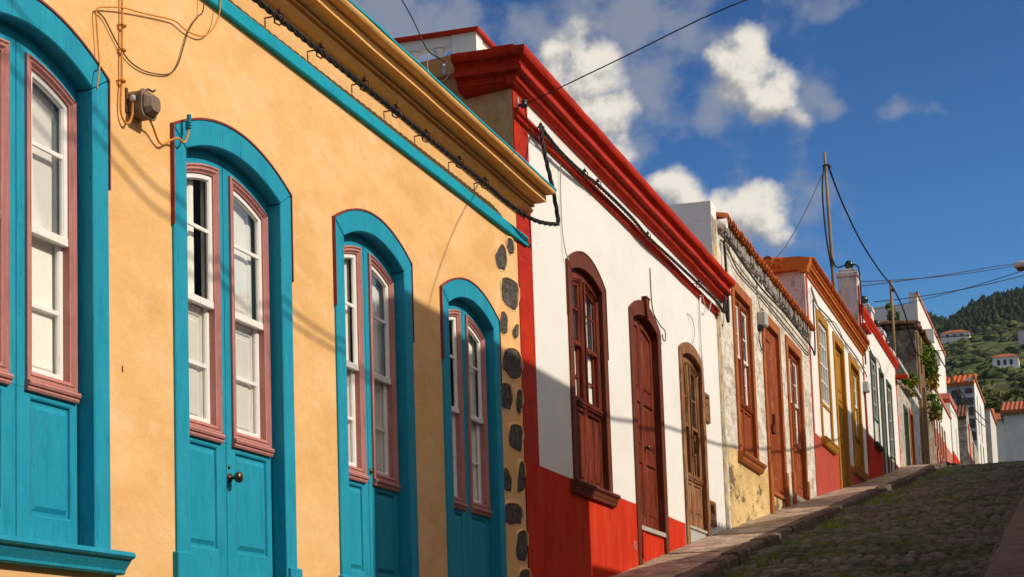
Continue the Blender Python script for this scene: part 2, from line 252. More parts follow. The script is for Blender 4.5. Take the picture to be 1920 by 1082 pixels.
def glazed(parent, c, hwi, top, x, zlow, zg, zmeet, mats, bars=(2.6, 1.87), style='panel', mold=.05, stile=.05, mid=.05, gap=None, knob=False, sash_w=.035, pane=True, shut=True, zpan=None):
    """two leaves: glazed upper part with a moulded window frame and a pair of sliding sashes, panelled lower part. mats: leaf, frame, sash, shutter"""
    lm, fm, sm, cm = mats
    for s in (-1, 1):
        ya, yb = sorted((c+s*.003, c+s*(hwi-.014)))
        yi, ye = sorted((c+s*mid, c+s*(hwi-stile)))                  # window frame
        rail = zg-.03
        W = Shape(yi, ye, zg, lambda y: top(y)-.085)
        Hh = Shape(yi+mold*.8, ye-mold*.8, zg+mold*.8, lambda y: top(y)-.085-mold*.8)
        leaf = MB(); U = Shape(ya, yb, rail, lambda y: top(y)+.012); leaf.ring(U.loop(), Hh.loop(), x-.045, x)
        if style == 'panel':
            Lw = Shape(ya, yb, zlow, lambda y: rail-.0015)
            pz0, pz1 = zpan or (zlow+.14, rail-.045)
            Pn = Shape(yi+.045, ye-.035, pz0, lambda y: pz1)
            leaf.ring(Lw.loop(), Pn.loop(), x-.045, x-.0008)
            sweep(leaf, Pn, [(0, x), (.008, x-.004), (.012, x-.016), (.026, x-.016), (.05, x-.003)], True)
        elif style == 'planks':
            Lw = Shape(ya, yb, zlow, lambda y: rail-.0015); Pn = Shape(ya+.05, yb-.04, zlow+.05, lambda y: rail-.05)
            leaf.ring(Lw.loop(), Pn.loop(), x-.045, x-.0008)
            k = 2; w = (Pn.y1-Pn.y0)/k
            for i in range(k):
                q = Shape(Pn.y0+i*w, Pn.y0+(i+1)*w, Pn.zb, Pn.top)
                sweep(leaf, q, [(0, x-.004), (.012, x-.022), (.03, x-.022), (.042, x-.012)], True)
        lo = leaf.build('leaf', lm, parent, bev=.004)
        fr = MB(); sweep(fr, W, [(0, x-.002), (0, x+.014), (mold*.2, x+.02), (mold*.36, x+.011), (mold*.5, x+.011), (mold*.62, x+.017), (mold*.85, x+.004), (mold, x+.002), (mold, x-.04)])
        # sill moulding of the window frame
        fr.prism_y([(x-.002, zg+.004), (x+.026, zg+.004), (x+.033, zg-.006), (x+.028, zg-.018), (x+.018, zg-.022), (x+.022, zg-.032), (x+.016, zg-.042), (x-.002, zg-.044)], yi-.004, ye+.004)
        fo = fr.build('window_frame', fm, parent, bev=0)
        G = Shape(yi+mold, ye-mold, zg+mold, lambda y: top(y)-.085-mold)
        up = Shape(G.y0, G.y1, zmeet-.02, G.top); dn = Shape(G.y0, G.y1, G.zb, lambda y: zmeet+.02)
        xu, xd = x-.008, x-.034
        mb = MB(); sw = sash_w
        sweep(mb, up, [(0, xu-.02), (0, xu), (sw*.8, xu), (sw, xu-.01), (sw, xu-.02)])
        mb.box(xu-.02, xu+.006, G.y0+.002, G.y1-.002, zmeet-.022, zmeet+.018)
        mb.box(xu-.016, xu-.003, G.y0+sw*.9, G.y1-sw*.9, bars[0]-.011, bars[0]+.011)
        mb.build('upper_sash', sm, parent, bev=.002)
        mb = MB(); sweep(mb, dn, [(0, xd-.02), (0, xd), (sw*.8, xd), (sw, xd-.01), (sw, xd-.02)])
        mb.box(xd-.016, xd-.003, G.y0+sw*.9, G.y1-sw*.9, bars[1]-.011, bars[1]+.011)
        mb.build('lower_sash', sm, parent, bev=.002)
        if pane:
            mb = MB(); L1 = Shape(up.y0+sw*.7, up.y1-sw*.7, up.zb+.01, lambda y: up.top(y)-sw*.7).loop(); mb.cap(L1, xu-.014)
            L2 = Shape(dn.y0+sw*.7, dn.y1-sw*.7, dn.zb+sw*.7, lambda y: zmeet-.005).loop(); mb.cap(L2, xd-.014)
            mb.build('glass_pane', m_glass, parent)
        if shut:
            xs = x-.060; mb = MB(); w = G.y1-G.y0
            a, b, q = gap[0 if s < 0 else 1] if gap else (0, 1, 1)
            zq = G.zb+(zmeet-G.zb)
            def board(y0, y1, z0, tf):
                S = Shape(y0, y1, z0, tf); sweep(mb, S, [(0, xs-.02), (0, xs), (.045, xs), (.055, xs-.01), (.075, xs-.01), (.085, xs-.004)], True)
            yL = G.y0-.03; wt = w+.13
            if gap:
                board(yL, yL+wt*.80, G.zb-.03, lambda y: zmeet-.02); board(yL+wt*.86, yL+wt, G.zb-.03, lambda y: zmeet-.02)
                board(yL+wt*a, yL+wt*b, zmeet-.018, lambda y: G.top(y)+.03 if q >= 1 else zmeet+(G.top(c)-zmeet)*q)
                if b < .75: board(yL+wt*(b+.24), yL+wt, zmeet-.018, lambda y: G.top(y)+.03)
            else: board(yL, yL+wt*.86, G.zb-.03, lambda y: G.top(y)-.02)
            mb.build('shutter', cm, parent)
    mb = MB(); mb.box(x-.32, x-.31, c-hwi-.1, c+hwi+.1, zlow, top(c)+.1); mb.build('room_shade_sheet', m_dark, parent)  # dark sheet: shade of the room put into its colour

GRP = {}
# ================================================================== yellow house
H1 = thing('yellow_house', 'yellow plastered house with teal doors and teal band, nearest on the left', 'house', (0, 10, 0))
ops = [(7.04, .675, 3.075, 'w'), (9.125, .74, 3.055, 'd'), (11.23, .69, 3.09, 'd'), (13.247, .692, 3.06, 'd')]
holes = [(c-hw+.13, c+hw-.13, (.76 if k == 'w' else -.6), zs+.052) for c, hw, zs, k in ops]
wall(3.5, 14.70, -1.6, 4.3, holes).build('wall', m_yellow, H1)
MB().box(-6, -.35, 14.4, 14.699, -1.6, 4.25).box(-6, -.35, 3.5, 3.8, -1.6, 4.25).box(-6.3, -6, 3.5, 14.699, -1.6, 4.25).build('rear_wall', m_side, H1)
MB().box(-6.3, -.36, 3.5, 14.69, 4.251, 4.32).build('roof', m_tileold, H1)
MB().prism_y([(-.02, 4.165), (.030, 4.166), (.058, 4.170), (.076, 4.178), (.083, 4.190), (.083, 4.204), (.074, 4.212), (.066, 4.214), (.066, 4.222), (.098, 4.224), (.098, 4.240), (.080, 4.243), (.080, 4.249), (.15, 4.250), (.153, 4.2525), (.203, 4.2535), (.203, 4.306), (.190, 4.307), (.190, 4.313), (.258, 4.312), (.273, 4.317), (.282, 4.327), (.286, 4.338), (.286, 4.346), (-.02, 4.36)], 3.5, 14.80, 34, .0022).build('cornice', m_yel_corn, H1)
MB().prism_y([(-.3, 4.365), (.286, 4.347), (.292, 4.352), (.292, 4.366), (-.3, 4.385)], 3.5, 14.83, 30, .002).build('cornice_flashing', m_tealstrip, H1)
MB().prism_y([(-.02, 3.875), (.028, 3.878), (.034, 3.885), (.034, 3.958), (.028, 3.966), (-.02, 3.97)], 3.5, 14.79, 22, .0015).build('band', m_tealstrip, H1)
GAPS = [None, [(0, .58, 1), (0, .76, 1)], [(0, .80, 1), (0, .92, .95)], [(0, .78, .85), (0, .88, .95)]]
for i, (c, hw, zs, k) in enumerate(ops):
    hwi = hw-.146; zb = .66 if k == 'w' else g(c)-.7
    root = thing('window' if k == 'w' else 'door', None, None, (0, c, 0)); root.parent = H1; root.location = Vector((0, c, 0))-H1.location
    top = arc(c, hwi, zs-.085, .125)
    frame(root, c, hw, hwi, zs, .18, zs-.085, .125, zb if k == 'd' else .75, zb, .018, m_teal, x0=-.11, plinth=None if k == 'w' else .82, name='window_surround' if k == 'w' else 'door_frame')
    mb = MB(); to = arc(c, hw, zs, .18); ys = np.linspace(c-hw, c+hw, 17)
    A = [(c-hw-.0005, 2.525), (c-hw-.0005, zs)]+[(y, to(y)+.0005) for y in ys[1:-1]]+[(c+hw+.0005, zs), (c+hw+.0005, 2.53)]
    B = [(c-hw-.01, 2.525), (c-hw-.01, zs+.008)]+[(y, to(y)+.012) for y in ys[1:-1]]+[(c+hw+.01, zs+.008), (c+hw+.01, 2.53)]
    mb.ribbon(A, B, -.01, .022); mb.build('drip_trim', m_maroon, root)
    glazed(root, c, hwi, top, -.07, .775 if k == 'w' else zb+.3, 1.505, 2.225, (m_teal, m_pink, m_white, m_cream), (2.63, 1.88), zpan=(.90 if k == 'w' else .87, 1.44), gap=GAPS[i], mid=.07, stile=.028)
    if k == 'w':
        MB().prism_y([(-.02, .772), (.085, .772), (.105, .764), (.108, .748), (.098, .738), (.085, .734), (.078, .722), (.062, .70), (.052, .685), (.05, .672), (.040, .664), (-.02, .664)], c-hw-.07, c+hw+.07).build('sill', m_teal, root)
    elif i == 1:
        kb = MB().lathe((-.07, c+.035, 1.285), [(.026, 0), (.028, .006), (.012, .010), (.009, .03), (.016, .036), (.027, .042), (.031, .056), (.027, .07), (.012, .076)], 16, 'x')
        kb.lathe((-.07, c+.03, 1.345), [(.012, 0), (.012, .004), (.007, .006)], 10, 'x'); kb.build('handle', m_bronze, root, True)
    elif i == 2:
        MB().lathe((-.07, c+.035, 1.555), [(.02, 0), (.02, .006), (.012, .012)], 12, 'x').build('handle', m_bronze, root, True)
STONES = [[(14.267, 3.849), (14.432, 3.86), (14.465, 3.75), (14.342, 3.708), (14.257, 3.758)], [(14.061, 3.74), (14.193, 3.743), (14.239, 3.588), (14.171, 3.538), (13.993, 3.512), (13.935, 3.616)], [(14.067, 3.469), (14.527, 3.51), (14.518, 3.313), (14.409, 3.242), (14.098, 3.257)], [(14.002, 3.178), (14.177, 3.177), (14.205, 3.019), (14.07, 2.994), (13.985, 3.019)], [(14.369, 3.123), (14.492, 3.155), (14.509, 3.061), (14.41, 3.001), (14.324, 3.041)], [(14.1, 2.864), (14.42, 2.928), (14.549, 2.845), (14.524, 2.702), (14.299, 2.653), (14.039, 2.705)], [(13.974, 2.574), (14.204, 2.597), (14.28, 2.473), (14.225, 2.383), (13.961, 2.372)], [(14.381, 2.57), (14.55, 2.601), (14.543, 2.456), (14.468, 2.371), (14.381, 2.406)], [(14.167, 2.254), (14.487, 2.292), (14.523, 2.206), (14.479, 2.055), (14.148, 2.077)], [(13.952, 1.873), (14.056, 1.879), (14.187, 1.787), (14.142, 1.702), (13.951, 1.709)], [(14.369, 1.974), (14.546, 1.994), (14.548, 1.77), (14.339, 1.708)], [(13.956, 1.592), (14.32, 1.618), (14.433, 1.569), (14.412, 1.464), (13.947, 1.42)], [(14.249, 1.379), (14.544, 1.415), (14.563, 1.254), (14.495, 1.147), (14.243, 1.165)], [(14.286, 1.07), (14.583, 1.106), (14.602, 1.0), (14.298, .9)]]
for st in STONES:
    cy = sum(p[0] for p in st)/len(st); cz = sum(p[1] for p in st)/len(st)
    ol = []
    for a, b in zip(st, st[1:]+st[:1]):
        for t in (0, .33, .67): ol.append((a[0]+(b[0]-a[0])*t, a[1]+(b[1]-a[1])*t))
    # round the corners, roughen the outline
    ol = [tuple(.76*ol[i][k]+.12*(ol[i-1][k]+ol[(i+1) % len(ol)][k]) for k in (0, 1)) for i in range(len(ol))]
    ol = [(cy+(y-cy)*1.05+random.uniform(-.012, .012), cz+(z-cz)*1.04+random.uniform(-.008, .008)) for y, z in ol]
    mb = MB(); sc = lambda q: [(cy+(y-cy)*q, cz+(z-cz)*q) for y, z in ol]
    prev = (sc(1), -.02)
    for q, x in ((1, -.002), (.94, .004), (.75, .007), (.4, .008), (.12, .006)):
        cur = ([(y+random.uniform(-.01, .01), z+random.uniform(-.006, .006)) for y, z in sc(q)] if q < 1 else sc(q), x)
        mb.bridge(prev[0], prev[1], cur[0], cur[1]); prev = cur
    mb.cap(*prev); mb.build('corner_stone', m_stone, H1, False)
    # raised plaster lip above each stone
    col = [(y+(y-cy)*.10, z+(z-cz)*.07) for y, z in ol]; col = [(min(y, 14.672), z) for y, z in col]; col = [tuple((col[i-1][k]+2*col[i][k]+col[(i+1) % len(col)][k])/4 for k in (0, 1)) for i in range(len(col))]
    MB().tube([(-.004+(.006 if z > cz else 0), y, z) for y, z in col+col[:2]], [.008+(.005 if z > cz else 0) for y, z in col+col[:2]], 8, False).build('plaster_collar', m_yellow, H1, True)
MB().box(0, .004, 7.855, 7.862, 1.66, 1.69).build('crack', m_maroon, H1)

# ---- things fixed on the yellow house
def smooth_path(P, k=6):
    P = [Vector(p) for p in P]; out = []
    for i in range(len(P)-1):
        p0, p1, p2, p3 = P[max(i-1, 0)], P[i], P[i+1], P[min(i+2, len(P)-1)]
        for j in range(k):
            t = j/k; out.append(.5*((2*p1)+(p2-p0)*t+(2*p0-5*p1+4*p2-p3)*t*t+(3*p1-p0-3*p2+p3)*t**3))
    return out+[P[-1]]
def twisted(mb, path, r=.016, pitch=.22, strands=3, n=6, step=.025):
    pts = smooth_path(path, 8); L = [0]
    for a, b in zip(pts, pts[1:]): L.append(L[-1]+(b-a).length)
    m = max(8, int(L[-1]/step)); S = np.linspace(0, L[-1], m); arr = np.array([tuple(p) for p in pts])
    P = np.stack([np.interp(S, L, arr[:, k]) for k in range(3)], 1)
    Q = [Vector(p) for p in P]; up = None; fr = []
    for i in range(m):
        t = (Q[min(i+1, m-1)]-Q[max(i-1, 0)]).normalized()
        if up is None: up = t.orthogonal().normalized()
        up = (up-t*up.dot(t)).normalized(); fr.append((up.copy(), t.cross(up)))
    for k in range(strands):
        mb.tube([Q[i]+r*(math.cos(2*math.pi*(S[i]/pitch+k/strands))*fr[i][0]+math.sin(2*math.pi*(S[i]/pitch+k/strands))*fr[i][1]) for i in range(m)], r*.95, n)
    return mb
def wire(name, label, path, r, mat, cat='wire', k=6, n=6, group=None):
    P = smooth_path(path, k); o = MB().tube(P, r, n).build(name, mat, None, True, loc=P[0]); return tag(o, label, cat, group)

cb = thing('twisted_cable', 'thick twisted black cable clamped under the yellow cornice, looping over to the white house', 'cable', (.09, 9.2, 4.05))
twisted(MB(), [(.09, 4.0, 4.04), (.09, 7, 4.05), (.09, 9.58, 4.045), (.09, 11.5, 4.06), (.09, 13.45, 4.07), (.09, 14.0, 4.065), (.17, 14.5, 4.03), (.245, 14.9, 4.08), (.25, 14.98, 4.14), (.235, 14.9, 4.40), (.19, 14.85, 4.70), (.12, 15.02, 4.97), (.10, 15.12, 5.005), (.10, 15.3, 4.985), (.10, 15.75, 4.96), (.09, 16.57, 4.985), (.09, 17.1, 5.02), (.09, 18.4, 5.035), (.09, 19.2, 5.0), (.09, 20.4, 5.025), (.09, 21.95, 5.05), (.09, 23.1, 5.06), (.10, 23.45, 5.0), (.09, 23.6, 5.08), (.08, 23.75, 5.5)], .0105, .30).build('cable', m_cable, cb)
for y, z in [(8.4, 4.05), (9.58, 4.045), (10.2, 4.05), (10.92, 4.065), (11.5, 4.06), (12.1, 4.06), (12.84, 4.07), (13.45, 4.07), (15.1, 5.0), (16.57, 4.985), (17.07, 5.02), (19.2, 5.0), (21.95, 5.05)]:
    mb = MB().tube([(-.01, y-.01, z+.012), (.07, y-.008, z+.016), (.10, y, z+.034)], .005, 6).tube([(.09, y, z+.045), (.122, y, z+.02), (.122, y, z-.02), (.09, y, z-.04), (.06, y, z-.02), (.06, y, z+.02), (.09, y, z+.045)], .0055, 6)
    mb.box(.078, .104, y-.012, y+.012, z+.034, z+.055); mb.tube([(.09, y, z+.05), (.093, y+.006, z+.075)], .004, 5); mb.build('clamp', m_clamp, cb)
jb = thing('junction_box', 'brown electric junction box on the yellow wall between the first window and first door', 'junction box', (0, 7.98, 3.02))
mb = MB(); oc = lambda y, z, a, b, k: [(y-a, z-b+k), (y-a, z+b-k), (y-a+k, z+b), (y+a-k, z+b), (y+a, z+b-k), (y+a, z-b+k), (y+a-k, z-b), (y-a+k, z-b)]
O1 = oc(8.0, 3.035, .072, .062, .018); O2 = oc(8.0, 3.035, .078, .068, .02); O3 = oc(8.0, 3.035, .068, .056, .024); O4 = oc(8.0, 3.035, .048, .038, .018)
mb.bridge(O1, 0, O1, .07); mb.cap(O1, .0); mb.bridge(O1, .07, O2, .07); mb.bridge(O2, .07, O2, .082); mb.bridge(O2, .082, O3, .082); mb.bridge(O3, .082, O3, .092); mb.bridge(O3, .092, O4, .122); mb.cap(O4, .122)
mb.build('box_body', m_jbox, jb, bev=.004)
MB().lathe((.035, 7.925, 3.05), [(.012, -.016), (.017, -.01), (.017, .01), (.012, .016)], 12).build('cable_gland', m_grey, jb, True)
MB().box(-.005, .008, 7.905, 7.925, 2.98, 3.105).build('back_plate', m_clamp, jb); MB().tube([(.07, 7.97, 3.10), (.08, 8.0, 3.115), (.09, 8.03, 3.11), (.09, 8.05, 3.125)], .006, 6).build('bracket', m_clamp, jb)
cd = thing('cable_conduit', 'orange painted cable running down the yellow wall to the junction box', 'conduit', (.02, 7.85, 3.4))
MB().tube(smooth_path([(.018, 7.855, 4.2), (.018, 7.853, 3.536), (.018, 7.848, 3.282), (.018, 7.844, 3.121), (.018, 7.832, 3.004), (.018, 7.838, 2.945), (.022, 7.864, 2.912), (.028, 7.892, 2.915), (.034, 7.915, 2.96), (.035, 7.925, 3.035)]), .0062, 8).build('cable', m_conduit, cd, True)
for y, z in [(7.852, 3.405), (7.848, 3.278), (7.843, 3.118)]: MB().tube([(0, y-.018, z-.004), (.03, y-.012, z), (.034, y, z), (.03, y+.014, z-.001), (0, y+.03, z-.004)], .006, 6).build('clip', m_conduit, cd)
wire('thin_cable', 'slim orange wire wandering over the yellow wall up to the teal band', [(.05, 7.548, 2.974), (.05, 7.575, 3.092), (.03, 7.612, 3.11), (.02, 7.615, 3.206), (.02, 7.603, 3.306), (.02, 7.597, 3.386), (.022, 7.624, 3.414), (.025, 7.69, 3.44), (.03, 7.839, 3.49), (.02, 8.064, 3.544), (.02, 8.33, 3.61), (.02, 8.422, 3.625), (.02, 8.546, 3.618), (.025, 8.691, 3.64), (.03, 8.791, 3.696), (.04, 8.86, 3.779), (.045, 8.897, 3.887), (.045, 8.90, 4.1)], .004, m_conduit)
wire('thin_cable', 'slim dark wire sagging in a bow across the yellow wall', [(.012, 7.61, 3.395), (.012, 7.685, 3.384), (.012, 7.764, 3.331), (.012, 7.845, 3.281), (.012, 7.954, 3.247), (.012, 8.096, 3.25), (.012, 8.272, 3.29), (.012, 8.379, 3.335), (.012, 8.457, 3.414), (.012, 8.523, 3.538), (.012, 8.564, 3.614), (.012, 8.63, 3.694), (.012, 8.687, 3.75), (.04, 8.705, 3.811), (.045, 8.715, 4.1)], .0036, m_clamp)
wire('thin_cable', 'short wire curling from the junction box to the first teal door arch', [(.06, 8.04, 2.98), (.04, 8.12, 2.96), (.025, 8.20, 2.915), (.025, 8.251, 2.91), (.03, 8.319, 2.949), (.05, 8.372, 2.974), (.055, 8.42, 2.965), (.057, 8.449, 2.989), (.057, 8.475, 3.042), (.056, 8.475, 3.11)], .006, m_conduit)
MB_ = MB().tube([(.05, 8.475, 3.05), (.062, 8.475, 3.13)], .012, 8)
for q in (3.06, 3.075, 3.09): MB_.lathe((.056, 8.475, q), [(.017, -.003), (.017, .003)], 8)
tag(MB_.build('wire_end', m_tealwire, None, loc=(.056, 8.475, 3.06)), 'teal painted wire connector taped on the first door arch', 'connector')

# ================================================================== white house with red trim
H2 = thing('white_house', 'white house with glossy red cornice and red dado next to the yellow house', 'house', (0, 19, 0))
w2 = (16.79, .70, 4.055); d2 = (19.24, .73, 4.09); d3 = (21.645, .685, 4.105)
holes = [(w2[0]-.58, w2[0]+.58, 1.99, 4.10), (d2[0]-.585, d2[0]+.585, .3, 4.125), (d3[0]-.56, d3[0]+.56, .5, 4.115)]
wall(14.66, 23.48, -.6, 5.4, holes).build('wall', m_whitewall, H2)
def flank(x0, x1, y, t, z0, z1, k=.27):
    return MB().add([(x, y+dy-k*(x-x1), z) for x in (x0, x1) for dy in (0, t) for z in (z0, z1)], [(0, 1, 3, 2), (4, 6, 7, 5), (0, 4, 5, 1), (2, 3, 7, 6), (0, 2, 6, 4), (1, 5, 7, 3)])
flank(-6, -.002, 14.56, .098, -.6, 5.44).build('side_wall', m_side, H2)
MB().box(-6, -.35, 23.3, 23.72, .5, 5.4).box(-6.3, -6, 14.6, 23.6, -.6, 5.4).build('rear_wall', m_side, H2)
MB().box(-6.2, -.3, 14.72, 23.6, 5.441, 5.5).build('roof', m_mortar, H2); flank(-2.6, -.47, 14.60, .2, 5.442, 5.615).build('flank_parapet', m_side, H2)
def dado(parent, mat_, zb, pieces):
    for (ya, yb_, zt_) in pieces: MB().prism_x([(ya, zb)]+[(q, zt_+.002*math.sin(q*5+zt_)+random.uniform(-.0015, .0015)) for q in np.linspace(ya, yb_, max(3, int((yb_-ya)/.1)))]+[(yb_, zb)], -.006, .004).build('dado', mat_, parent)
dado(H2, m_dado, -.5, [(14.981, d2[0]-.6, 2.01), (d2[0]+.6, 20.93, 2.01)])
MB().box(-.004, .008, 14.561, 14.98, -.5, 5.24).build('pilaster', m_red, H2)
mb = MB().box(-.004, .0085, 14.561, 14.9805, -.5, 2.01); mb.build('pilaster_base', m_dado, H2)
PR = [(-.02, 5.215), (.028, 5.217), (.05, 5.232), (.055, 5.245), (.075, 5.252), (.082, 5.27), (.082, 5.30), (.098, 5.306), (.142, 5.316), (.142, 5.362), (.122, 5.364), (.122, 5.395), (.13, 5.413), (.148, 5.424), (.178, 5.43), (.19, 5.45), (.195, 5.47), (.195, 5.50), (-.02, 5.53)]
MB().prism_y(PR, 14.44, 23.93, 26, .002).build('cornice', m_red, H2)
# cornice return on the side wall: same profile run along -X, mitred at the front corner
mb = MB(); y0 = 14.56; n = len(PR)
A = [(p, y0-p*1.25 if p > 0 else y0+.09, z) for p, z in PR]; B = [(-.46, y0-p*1.25 if p > 0 else y0+.14, z) for p, z in PR]
mb.add(A+B, [tuple(range(n)), tuple(range(n, 2*n))]+[(i, (i+1) % n, n+(i+1) % n, n+i) for i in range(n)])
A = [(p, y0-p*1.25, z) for p, z in PR]; B = [(p, 14.445, z) for p, z in PR]
mb.add(A+B, [tuple(range(n)), tuple(range(n, 2*n))]+[(i, (i+1) % n, n+(i+1) % n, n+i) for i in range(n)])
mb.build('cornice_return', m_red, H2)
MB().prism_y([(-.01, 4.955), (.02, 4.957), (.034, 4.965), (.04, 4.98), (.028, 4.992), (.03, 5.004), (.05, 5.012), (.055, 5.03), (.045, 5.042), (-.01, 5.05)], 14.565, 23.5, 22, .0018).build('moulding', m_red, H2)
MB().box(-.09, .10, 14.32, 14.58, 5.502, 5.515).build('cornice_flashing', m_red, H2)
# window
wn = thing('window', None, None, (0, 0, 0)); wn.parent = H2; wn.location = Vector((0, w2[0], 3))-H2.location
c, hw, zs = w2; hwi = .57
frame(wn, c, hw, hwi, zs, .20, zs-.06, .10, 1.99, 2.0, .022, m_mahof, x0=-.06, name='window_surround')
MB().ribbon([(c-hw-.012, 3.55), (c-hw-.012, zs+.01)]+[(y, arc(c, hw, zs, .2)(y)+.014) for y in np.linspace(c-hw, c+hw, 15)]+[(c+hw+.012, zs+.01), (c+hw+.012, 3.35)], [(c-hw, 3.55), (c-hw, zs)]+[(y, arc(c, hw, zs, .2)(y)) for y in np.linspace(c-hw, c+hw, 15)]+[(c+hw, zs), (c+hw, 3.35)], -.01, .026).build('drip_trim', m_mahof, wn)
glazed(wn, c, hwi, arc(c, hwi, zs-.06, .10), -.04, 2.0, 2.80, 3.37, (m_maho, m_maho, m_maho, m_cream), (3.70, 3.06), style='planks', gap=[(.1, .7, .9), (0, .6, 1)], mid=.035, stile=.03, mold=.04, sash_w=.03)
MB().prism_y([(-.05, 2.0), (.075, 2.0), (.085, 1.985), (.08, 1.97), (.06, 1.955), (.055, 1.93), (.045, 1.91), (.04, 1.885), (-.005, 1.875)], c-.82, c+.74).build('sill', m_mahof, wn)
def plank_leaf(parent, c, hwi, top, x, zb, rows, mat, s, inset=.07):
    ya, yb = sorted((c+s*.003, c+s*(hwi+.012))); mb = MB(); mb.box(x-.05, x-.03, ya, yb, zb, top((ya+yb)/2)-.03)
    zs_ = [zb]+[(rows[i][1]+rows[i+1][0])/2 for i in range(len(rows)-1)]+[None]
    for i, (z0, z1) in enumerate(rows):
        last = i == len(rows)-1
        O = Shape(ya, yb, zs_[i]+(.0008 if i else 0), (lambda y: top(y)+.012) if last else (lambda y, q=zs_[i+1]: q-.0008))
        P = Shape(ya+inset, yb-inset, z0, (lambda y: top(y)-.10) if last else (lambda y, q=z1: q))
        mb.ring(O.loop(), P.loop(), x-.029, x-i*.0004)
        sweep(mb, P, [(0, x), (.01, x-.018), (.028, x-.018), (.05, x-.004)], True)
    return mb.build('leaf', mat, parent, bev=.003)
dr = thing('door', None, None, (0, 0, 0)); dr.parent = H2; dr.location = Vector((0, d2[0], 3))-H2.location
c, hw, zs = d2; hwi = .577
frame(dr, c, hw, hwi, zs, .20, zs-.075, .105, 1.2, 1.8, .022, m_mahof, x0=-.08)
MB().prism_x([(c-.045, 4.12), (c-.075, 4.335), (c+.075, 4.335), (c+.045, 4.12)], .0, .055).box(.0, .062, c-.085, c+.085, 4.318, 4.342).build('keystone', m_mahof, dr, bev=.004)
for s in (-1, 1): plank_leaf(dr, c, hwi, arc(c, hwi, zs-.075, .105), -.06, 1.81, [(1.93, 2.52), (2.68, 3.18), (3.31, 4.0)], m_maho, s)
MB().box(-.3, .015, c-hwi, c+hwi, 1.76, 1.805).build('threshold', m_pale, dr); MB().box(-.3, -.012, c-hwi, c+hwi, .8, 1.757).build('step_front', m_dado, dr)
MB().lathe((-.06, c+.06, 2.70), [(.016, 0), (.012, .015), (.022, .03), (.026, .042), (.018, .055)], 12, 'x').build('handle', m_bronze, dr, True)
dr = thing('door', None, None, (0, 0, 0)); dr.parent = H2; dr.location = Vector((0, d3[0], 3))-H2.location; dr['label'] = 'weathered bare wood door'
c, hw, zs = d3; hwi = .55
frame(dr, c, hw, hwi, zs, .15, zs-.08, .09, 1.5, 2.0, .03, m_oldwood, x0=-.06)
glazed(dr, c, hwi, arc(c, hwi, zs-.08, .09), -.035, 2.02, 2.62, 3.25, (m_oldwood, m_oldwood, m_oldwood, m_dark), (3.60, 2.95), style='panel', mid=.04, stile=.035, mold=.045, sash_w=.03, shut=False)
MB().box(-.3, .01, c-hwi, c+hwi, 1.985, 2.015).build('threshold', m_pale, dr); MB().box(-.3, -.01, c-hwi, c+hwi, 1.0, 1.983).build('step_front', m_grey, dr)
MB().tube([(-.03, c+.03, 2.9), (.01, c+.03, 2.92), (.01, c+.03, 3.05), (-.03, c+.03, 3.07)], .01, 6).build('handle', m_bronze, dr)
def hatch(name, label, cat, y0, y1, z0, z1, grille):
    r = thing(name, label, cat, (0, (y0+y1)/2, z0))
    S = Shape(y0, y1, z0, lambda y: z1); mb = MB()
    sweep(mb, S, [(0, 0), (0, .028), (.03, .034), (.05, .022), (.06, .008)]); mb.build('frame', m_oldwood, r)
    mb = MB(); sweep(mb, S, [(.06, .008), (.085, .008), (.10, .016)], True) if not grille else mb.cap(S.loop(.06), .004); mb.build('panel', m_oldwood if not grille else m_dark, r)
    if grille:
        mb = MB(); n = 5
        for i in range(n): y = y0+.06+(y1-y0-.12)*(i+.5)/n; mb.tube([(.012, y, z0+.06), (.016, y+.03, (z0+z1)/2), (.012, y, z1-.06)], .008, 5)
        mb.tube([(.014, y0+.06, (z0+z1)/2), (.014, y1-.06, (z0+z1)/2)], .008, 5); mb.build('grille', m_bronze, r)
    else: MB().lathe((.016, (y0+y1)/2-.06, (z0+z1)/2+.03), [(.014, 0), (.014, .015)], 8, 'x').build('knob', m_bronze, r)
hatch('meter_cabinet', 'small brown wooden meter cabinet high on the white wall by the weathered door', 'cabinet', 22.31, 22.63, 3.41, 3.77, False)
hatch('vent_grille', 'low wooden framed grille near the pavement beside the weathered door', 'grille', 22.30, 22.74, 2.11, 2.42, True)
MB().lathe((-.02, 18.40, 1.57), [(.045, 0), (.045, .026), (.038, .027), (.037, -.0)], 18, 'x').build('drain_pipe', m_grey, H2, True)
tag(MB().tube(smooth_path([(.03, 18.62, 1.46), (.03, 18.64, 1.66), (.03, 18.68, 1.71), (.03, 18.74, 1.71), (.0, 18.76, 1.705)]), .016, 8).build('water_pipe', m_dado, None, True, loc=(.03, 18.62, 1.46)), 'short red painted water pipe at the foot of the mahogany door', 'pipe')
tag(MB().tube([(.025, 22.33, 5.0), (.025, 22.28, 4.843), (.025, 22.26, 4.35), (.025, 22.24, 3.80)], .014, 8).build('downpipe', m_white, None, True, loc=(.025, 22.28, 4.0)), 'slim white pipe on the white wall above the wooden meter cabinet', 'pipe')
wire('thin_cable', 'white wire dropping from the red moulding to the brown arched window', [(.03, 15.95, 4.93), (.015, 15.96, 4.7), (.015, 15.97, 4.3), (.03, 16.0, 4.12), (.045, 16.05, 4.04)], .006, m_grey)
wire('thin_cable', 'wire loop hanging on the white wall over the weathered door', [(.01, 21.55, 4.62), (.03, 21.75, 4.58), (.03, 21.85, 4.42), (.02, 21.75, 4.28)], .005, m_grey)
